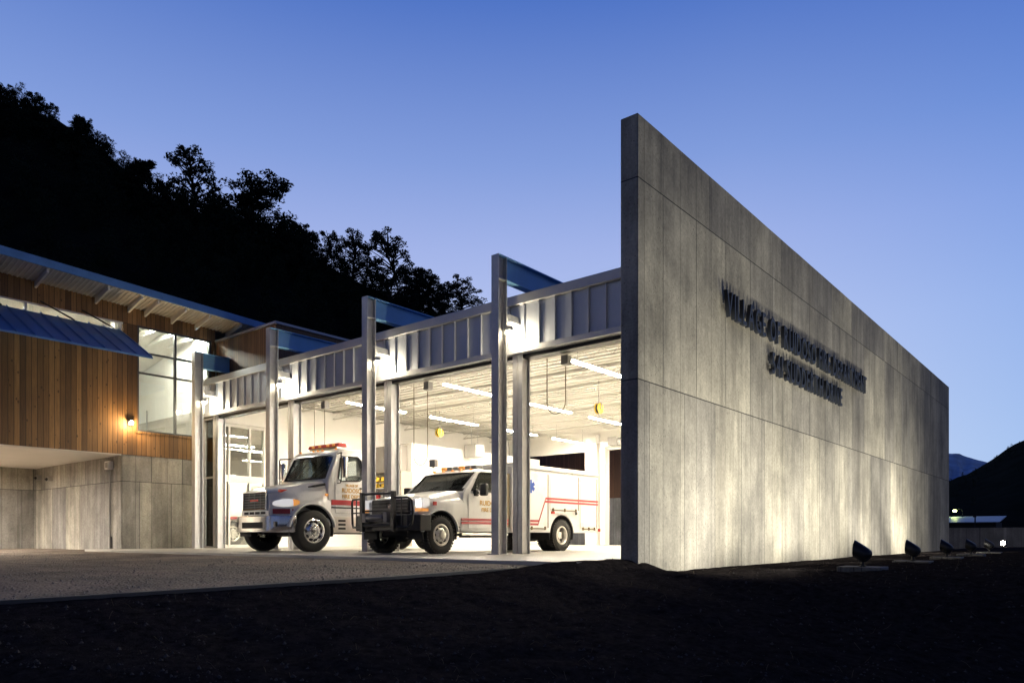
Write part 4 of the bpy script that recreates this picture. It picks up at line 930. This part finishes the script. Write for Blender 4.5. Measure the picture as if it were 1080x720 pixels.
for s in (1,-1): b = MB(); b.box(min(s*.80,s*.90), max(s*.80,s*.90), .0, .1, .62, .74); build(b, 'fog_light', M['black'], bp, local=True, bevel=.01)
# roof lights
b = MB(); b.box(-.60,.60,2.02,2.30,2.705,2.75); lb = build(b, 'light_bar', M['alu'], t, local=True); b = MB(); b.prism([(2.0,2.752),(2.32,2.752),(2.28,2.85),(2.04,2.85)], 'x', -.66, .66); build(b, 'red_lens', M['redlens'], lb, local=True, bevel=.02)
for x in (-.4,-.1,.25,.5): b = MB(); b.box(x-.05,x+.05,1.985,2.0,2.77,2.82); build(b, 'lit_lamp', M['amber'], lb, local=True)
for x in (-.78,-.2,0,.2,.78): b = MB(); b.lathe([(.035,0),(.03,.03),(.004,.045)], (x,1.86,2.645), 'z', 10); build(b, 'roof_marker', M['amber'], t, local=True)
# running gear and flat bed
b = MB(); b.box(-.45,-.35,.1,7.3,.62,.88); b.box(.35,.45,.1,7.3,.62,.88); b.cyl((-.95,.89,.5),(.95,.89,.5),.07,n=10); b.cyl((-.85,5.3,.5),(.85,5.3,.5),.1,n=10); b.box(-.5,.5,.5,1.4,.55,.95); b.lathe([(.01,-.22),(.2,-.15),(.2,.15),(.01,.22)], (0,5.3,.5), 'y', 14); build(b, 'chassis', M['dark'], t, local=True)
b = MB(); b.box(-1.12,1.12,2.85,7.4,.92,1.04); b.box(-1.05,1.05,3.0,7.3,1.04,1.40); build(b, 'flat_bed', M['paint'], t, local=True, bevel=.02)
b = MB(); b.box(-.95,-.35,2.1,2.6,1.2,1.35); b.box(-.95,-.35,2.48,2.62,1.35,2.0); b.box(.35,.95,2.1,2.6,1.2,1.35); b.box(.35,.95,2.48,2.62,1.35,2.0); build(b, 'seats', M['seat'], t, local=True, bevel=.04)
b = MB(); b.tube([(.55+.2*math.cos(a*.3927), 1.78+.06*math.sin(a*.3927), 1.82+.19*math.sin(a*.3927)) for a in range(16)], .014, 6, closed=True); b.box(-1.0,1.0,1.46,1.66,1.5,1.80); build(b, 'dashboard', M['seat'], t, local=True)
for s in (1,-1):
    wheel(t, s*1.06, WY_, WR, .30, .295, s, .06, 'chrome', holes=10)
    for xx in (.93,.62): wheel(t, s*xx, 5.3, .50, .27, .29, s, .06, rear=True)

# ================= white pickup rescue truck
t = thing('rescue_pickup', (-12.35, 10.4, 0), 'white pickup rescue truck with black grille guard and red striped utility body', 'pickup truck')
HS2 = [(.40,.84,1.10,.56,1.20),(.47,.915,1.13,.60,1.235),(.58,.965,1.15,.64,1.262),(.80,.99,1.165,.69,1.295),(1.2,1.0,1.185,.74,1.355),(1.70,.995,1.21,.80,1.425)]
hood = build(hood_loft(HS2, .60), 'hood', M['paint'], t, local=True, cut=[MB().cyl((s*.55,.95,.42),(s*1.4,.95,.42),.53,n=40) for s in (1,-1)], ang=40)
for s in (1,-1):
    arch_liner(t, .95, .42, .525, .52, .97, s)
    b = MB(); b.prism(arc(.95,.42,.555,6,174,18)+arc(.95,.42,.522,174,6,18), 'x', min(s*.93,s*1.022), max(s*.93,s*1.022)); build(b, 'fender_flare', M['paint'], t, local=True, bevel=.012)
ff = lambda z: 1.0 if z < 1.36 else 1.0-.155*(z-1.36)/.6
CP2 = [(1.56,.48),(1.64,1.36),(1.70,1.41),(2.22,1.885),(2.38,1.955),(3.08,1.965),(3.22,1.89),(3.22,.48)]
SIDE2 = [(1.93,1.43),(2.30,1.84),(2.38,1.87),(2.98,1.88),(3.05,1.80),(3.06,1.42)]
cab = cab_shell(t, CP2, ff, .05, ([(1.5,1.44),(1.84,1.44),(2.30,1.86),(2.0,1.86)], .84), SIDE2, (.55, 3.22, 1.5, 1.82))
b = MB(); q = []
for i in range(9):
    x = -.86+1.72*i/8; bow = .05*(abs(x)/.86)**2-.02; q.append([(x, 1.725+bow, 1.425), (x*.93, 2.20+bow*.8, 1.865), (x*.93, 2.212+bow*.8, 1.865), (x, 1.737+bow, 1.425)])
b.loft(q); build(b, 'windshield', M['carglass'], cab, local=True)
b = MB(); b.tube([(x, 1.715+.05*(abs(x)/.86)**2-.02, 1.43) for x in (-.86,-.5,0,.5,.86)]+[(x*.93, 2.195+.04*(abs(x)/.86)**2-.018, 1.868) for x in (.86,.5,0,-.5,-.86)], .016, 6, closed=True); build(b, 'windshield_seal', M['rubber'], cab, local=True)
for s in (.3,-.3): b = MB(); b.tube([(s,1.70,1.44),(s+.35,1.82,1.55)], .01, 5); build(b, 'wiper', M['black'], cab, local=True)
b = MB(); b.box(-.8,.8,1.72,1.95,1.25,1.40); b.tube([(.42+.19*math.cos(a*.3927), 2.06+.05*math.sin(a*.3927), 1.40+.18*math.sin(a*.3927)) for a in range(16)], .014, 6, closed=True); build(b, 'dashboard', M['seat'], t, local=True)
b = MB(); b.box(-.85,-.1,2.6,3.05,.95,1.1); b.box(-.85,-.1,3.0,3.14,1.1,1.72); b.box(.1,.85,2.6,3.05,.95,1.1); b.box(.1,.85,3.0,3.14,1.1,1.72); build(b, 'seats', M['seat'], t, local=True, bevel=.05)
for s in (1,-1):
    b = MB().add([(s*(ff(z)-.03-(.008 if i else 0)), y, z) for i in (0,1) for y, z in SIDE2], MB().prism(SIDE2,'x',0,1).f); build(b, 'side_window', M['carglass'], cab, local=True)
    b = MB(); b.tube([(s*(ff(z)+.001), y, z) for y, z in SIDE2], .014, 6, closed=True); b.tube([(s*(ff(1.43)-.005),2.16,1.43),(s*(ff(1.70)-.005),2.16,1.70)], .012, 6); build(b, 'window_seal', M['rubber'], cab, local=True)
    dr = MB().box(min(s*.996,s*1.008), max(s*.996,s*1.008), 1.80, 3.10, .56, 1.36); door = build(dr, 'door', M['paint'], t, local=True, bevel=.006)
    b = MB(); b.box(min(s*1.008,s*1.03), max(s*1.008,s*1.03), 2.86, 3.04, 1.18, 1.23); build(b, 'handle', M['black'], door, local=True)
    for txt, z, hh, ww in (('RUIDOSO', 1.10, .11, .72), ('FIRE DEPT', .955, .085, .60)): lettering(txt, M['gold'], door, (s*1.0105, 2.55, z), hh, (0,s,0), (0,0,1), ww, .003, .003)
    lettering('RUIDOSO', M['gold'], t, (s*1.0015, 1.08, 1.045), .06, (0,s,0), (0,0,1), .40, .004, .003, 'fender_lettering') if 0 else None
    for z in (.66, .735):
        b = MB(); b.box(min(s*1.0,s*1.013), max(s*1.0,s*1.013), 1.57, 3.215, z, z+.055); build(b, 'red_stripe', M['red'], t, local=True)
    b = MB(); q = []
    for y, za, zb in ((.395,.99,1.19),(.45,.99,1.20),(.54,1.0,1.20),(.62,1.04,1.19)):
        hw = interp(HS2, y)[1]; q.append([(s*(hw-.22), y-.01, za), (s*(hw+.005), y-.006, za), (s*(hw+.008), y-.006, (za+zb)/2), (s*(hw-.008), y, zb), (s*(hw-.22), y, zb)])
    b.loft(q); hlo = build(b, 'headlight', M['lamp_glass'], t, local=True)
    b = MB(); q = []
    for y in (.395,.45,.54,.60):
        hw = interp(HS2, y)[1]; q.append([(s*(hw-.20), y-.016, .915), (s*(hw+.008), y-.01, .915), (s*(hw+.008), y-.01, .98), (s*(hw-.20), y-.016, .98)])
    b.loft(q); build(b, 'turn_signal', M['amber'], hlo, local=True)
    b = MB(); x = s*1.22; b.box(min(s*.97,s*1.06), max(s*.97,s*1.06), 1.98, 2.12, 1.30, 1.46); b.box(min(s*1.18,s*1.36), max(s*1.18,s*1.36), 1.98, 2.10, 1.30, 1.58); mo = build(b, 'mirror', M['black'], t, local=True, bevel=.03)
    b = MB(); b.cyl((s*1.04,2.05,1.41),(s*1.22,2.04,1.41),.02,n=8); b.cyl((s*1.04,2.05,1.345),(s*1.22,2.04,1.345),.02,n=8); build(b, 'mirror_arm', M['chrome'], mo, local=True)
    b = MB(); b.box(min(s*.80,s*1.02), max(s*.80,s*1.02), 1.58, 3.2, .40, .455); build(b, 'running_board', M['alu'], t, local=True, bevel=.01)
    b = MB(); b.box(min(s*.998,s*1.012), max(s*.998,s*1.012), .70, .80, 1.05, 1.13); build(b, 'fender_emblem', M['redlens'], t, local=True)
b = MB(); b.box(-.62,.62,.36,.41,.86,1.19); gr = build(b, 'grille', M['black'], t, local=True, bevel=.02)
b = MB()
for i in range(4): b.box(-.58,.58,.345,.362,.90+i*.075,.925+i*.075)
build(b, 'grille_bars', mat('dull_grey', (.09,.09,.095), .4, .3), gr, local=True); b = MB(); b.lathe([(.002,-.02),(.08,-.016),(.1,0)], (0,.345,1.05), 'y', 18); bd = build(b, 'oval_badge', M['chrome'], gr, local=True); 
for v in bd.data.vertices: v.co.z = 1.05+(v.co.z-1.05)*.5
b = MB(); b.prism([(-1.03,.62),(-1.03,.30),(-.85,.10),(.85,.10),(1.03,.30),(1.03,.62),(.93,.62),(.90,.36),(-.90,.36),(-.93,.62)], 'z', .50, .84); bp = build(b, 'bumper', M['black'], t, local=True, bevel=.02)
b = MB(); b.box(-.42,.30,.02,.12,.70,.86); b.cyl((-.32,.0,.78),(.22,.0,.78),.06,n=12); b.box(-.46,-.34,-.04,.1,.68,.89); b.box(.22,.36,-.04,.1,.68,.89); build(b, 'winch', mat('winch_grey', (.16,.16,.17), .5, .4), bp, local=True, bevel=.01)
# grille guard
b = MB()
for x in (-.51,.51): b.box(x-.045,x+.045,-.03,.05,.48,1.34)
b.tube([(-.51,.01,1.30),(.51,.01,1.30)], .028, 8); b.tube([(-.51,.01,.62),(.51,.01,.62)], .03, 8); b.tube([(-.51,.01,.93),(.51,.01,.93)], .018, 8)
for s in (1,-1): b.tube([(s*.53,.01,1.20),(s*.90,.06,1.20),(s*.98,.10,1.14),(s*1.0,.12,.9),(s*.98,.11,.66),(s*.90,.07,.58),(s*.53,.01,.58)], .024, 8); b.tube([(s*.53,.01,.9),(s*1.0,.12,.9)], .016, 8); b.tube([(s*.74,.03,1.2),(s*.74,.03,.6)], .014, 6)
build(b, 'grille_guard', M['black'], t, local=True)
for x in (-.6,-.3,0,.3,.6): b = MB(); b.lathe([(.04,0),(.035,.03),(.004,.045)], (x,2.33,1.935), 'z', 10); build(b, 'roof_marker', M['amber'], t, local=True)
b = MB(); b.box(-.6,.6,2.55,2.78,1.975,2.0); lb = build(b, 'light_bar', M['alu'], t, local=True)
for i in range(6): b = MB(); x = -.52+i*.2; b.box(x-.08,x+.08,2.54,2.79,2.002,2.08); build(b, 'lens', M['amber'] if i % 3 == 0 else M['grey'], lb, local=True, bevel=.012)
b = MB(); b.cyl((-.78,2.45,1.93),(-.78,2.45,2.1),.015,n=6); b.box(-.86,-.66,2.38,2.5,2.1,2.28); build(b, 'spot_lamp', M['grey'], t, local=True, bevel=.01)
# utility body
BP = [(3.34,.48),(3.34,2.06),(7.15,2.06),(7.15,.48)]
b = MB(); b.prism(BP, 'x', -1.02, 1.02); body = build(b, 'utility_body', M['paint'], t, local=True, bevel=.015, seg=2, cut=[MB().cyl((s*.4,5.42,.41),(s*1.4,5.42,.41),.545,n=40) for s in (1,-1)], ang=40)
b = MB(); b.box(-1.05,1.05,3.32,7.19,2.062,2.17); build(b, 'roof_rail', M['paint'], body, local=True, bevel=.02)
for s in (1,-1):
    arch_liner(t, 5.42, .41, .54, .42, .99, s)
    for y0, y1, z0, z1 in ((3.42,4.76,.60,1.98),(4.87,6.14,1.08,1.98),(6.25,7.05,.60,1.98)):
        b = MB(); b.box(min(s*1.016,s*1.034), max(s*1.016,s*1.034), y0, y1, z0, z1); dd = build(b, 'compartment_door', M['paint'], body, local=True, bevel=.008)
        b = MB(); b.tube([(s*1.036,y0+.08,z0+.0),(s*1.05,y0+.12,z0-.02),(s*1.05,y1-.12,z0-.02),(s*1.036,y1-.08,z0)], .013, 6)
        for yy in (y0+.12,(y0+y1)/2,y1-.12): b.box(min(s*1.03,s*1.06), max(s*1.03,s*1.06), yy-.02, yy+.02, z0-.05, z0+.035)
        build(b, 'latch_bar', mat('bronze_latch', (.16,.11,.05), .4, .7), dd, local=True)
        b = MB(); b.box(min(s*1.016,s*1.026), max(s*1.016,s*1.026), y1+.01, y1+.05, z0, z1); build(b, 'door_gap', mat('painted_seam_shadow', (.16,.13,.09), .8), body, local=True)  # solid strip coloured as the shade in the gap beside the door
    X = 1.038
    for dz in (0, .082):
        pts = [(3.36,.66+dz),(4.36-.0+dz*.3,.66+dz),(4.68+dz*.3-.03,1.245+dz),(7.12,1.245+dz)]; hh = .055
        b = MB(); secs = [[(s*(X-.012),y,z),(s*X,y,z),(s*X,y,z+hh),(s*(X-.012),y,z+hh)] for y, z in pts]; b.loft(secs); build(b, 'red_stripe', M['red'], body, local=True)
    b = MB()
    for k_ in range(3):
        a = R(90+60*k_); c_, s_2 = math.cos(a), math.sin(a); L, W = .165, .048
        P = [(4.06+c_*u*L-s_2*v*W, 1.63+s_2*u*L+c_*v*W) for u, v in ((-1,-1),(1,-1),(1,1),(-1,1))]; b.prism(P, 'x', min(s*1.034,s*(1.037+.001*k_)), max(s*1.034,s*(1.037+.001*k_)))
    build(b, 'star_of_life', M['blue'], body, local=True)
    b = MB(); b.box(min(s*1.02,s*1.045), max(s*1.02,s*1.045), 4.93, 5.06, .97, 1.03); build(b, 'red_marker', M['redlens'], body, local=True)
    b = MB(); b.cyl((s*1.015,6.06,1.0),(s*1.04,6.06,1.0),.04,n=12); build(b, 'fuel_cap', M['black'], body, local=True)
    b = MB(); b.box(min(s*.98,s*1.06), max(s*.98,s*1.06), 7.152, 7.22, .52, .60); build(b, 'rear_marker', M['redlens'], body, local=True)
b = MB(); b.box(-.42,-.34,.3,7.0,.50,.64); b.box(.34,.42,.3,7.0,.50,.64); b.cyl((-.9,.95,.42),(.9,.95,.42),.06,n=10); b.cyl((-.8,5.42,.42),(.8,5.42,.42),.09,n=10); b.lathe([(.01,-.2),(.17,-.13),(.17,.13),(.01,.2)], (0,5.42,.42), 'y', 14); b.lathe([(.01,-.18),(.16,-.1),(.16,.1),(.01,.18)], (-.25,.95,.42), 'y', 14); b.box(-.4,.4,.5,1.5,.40,.62); b.cyl((-.5,1.6,.42),(-.5,6.9,.45),.04,n=8); b.box(-.9,-.5,3.5,4.6,.35,.5); build(b, 'chassis', M['dark'], t, local=True)
b = MB(); b.box(-.95,.95,3.24,3.33,.6,1.9); b.lathe([(.01,-.3),(.24,-.28),(.24,.28),(.01,.3)], (.55,3.28,1.2), 'x', 16); build(b, 'hose_panel', mat('pump_panel', (.32,.25,.16), .5, .3), t, local=True)
for s in (1,-1):
    wheel(t, s*.88, .95, .412, .26, .235, s, .05, tread=True, holes=8)
    for xx in (.90,.60): wheel(t, s*xx, 5.42, .412, .24, .235, s, .05, tread=True, holes=8, rear=True)

# ================= engine parked in the side room
t = thing('parked_engine', (-28.4, 13.1, 0), 'white fire engine parked in the side room behind the glass partition', 'fire engine')
b = MB(); b.prism([(0,.55),(0,2.7),(.15,2.85),(2.6,2.85),(2.6,2.6),(7.4,2.6),(7.4,.55)], 'x', -1.2, 1.2); body = build(b, 'body', M['paint'], t, local=True, bevel=.05, cut=[MB().cyl((s*.6,2.45,.50),(s*1.5,2.45,.50),.62,n=32) for s in (1,-1)]+[MB().cyl((s*.6,6.1,.50),(s*1.5,6.1,.50),.62,n=32) for s in (1,-1)])
for s in (1,-1):
    for y0, y1 in ((.25,1.0),(1.15,1.9)): b = MB(); b.box(min(s*1.19,s*1.207), max(s*1.19,s*1.207), y0, y1, 1.75, 2.5); build(b, 'side_window', M['carglass'], body, local=True)
    for y0, y1 in ((3.0,4.1),(4.2,5.3),(5.4,7.2)):
        b = MB(); b.box(min(s*1.19,s*1.215), max(s*1.19,s*1.215), y0, y1, 1.25, 2.45); rd = build(b, 'roller_door', M['alu'], body, local=True); b = MB()
        for i in range(9): b.box(min(s*1.212,s*1.222), max(s*1.212,s*1.222), y0+.03, y1-.03, 1.30+i*.125, 1.36+i*.125)
        build(b, 'door_slats', M['steel'], rd, local=True)
    b = MB(); b.box(min(s*1.19,s*1.21), max(s*1.19,s*1.21), .05, 7.3, 1.08, 1.18); build(b, 'red_stripe', M['red'], body, local=True)
    for y in (1.75, 3.2, 3.5): b = MB(); b.box(min(s*1.19,s*1.22), max(s*1.19,s*1.22), y, y+.14, 1.10, 1.17) if 0 else b.box(min(s*1.2,s*1.225), max(s*1.2,s*1.225), y, y+.14, 1.19, 1.26); build(b, 'side_marker', M['redlens'], body, local=True)
    for y in (2.45, 6.1): wheel(t, s*1.04, y, .50, .30, .29, s, .05)
b = MB(); b.box(-1.05,1.05,-.03,-.005,1.6,2.6); build(b, 'windshield', M['carglass'], body, local=True)
b = MB(); b.box(-.5,.5,.2,7.2,.4,.55); build(b, 'chassis', M['dark'], t, local=True)
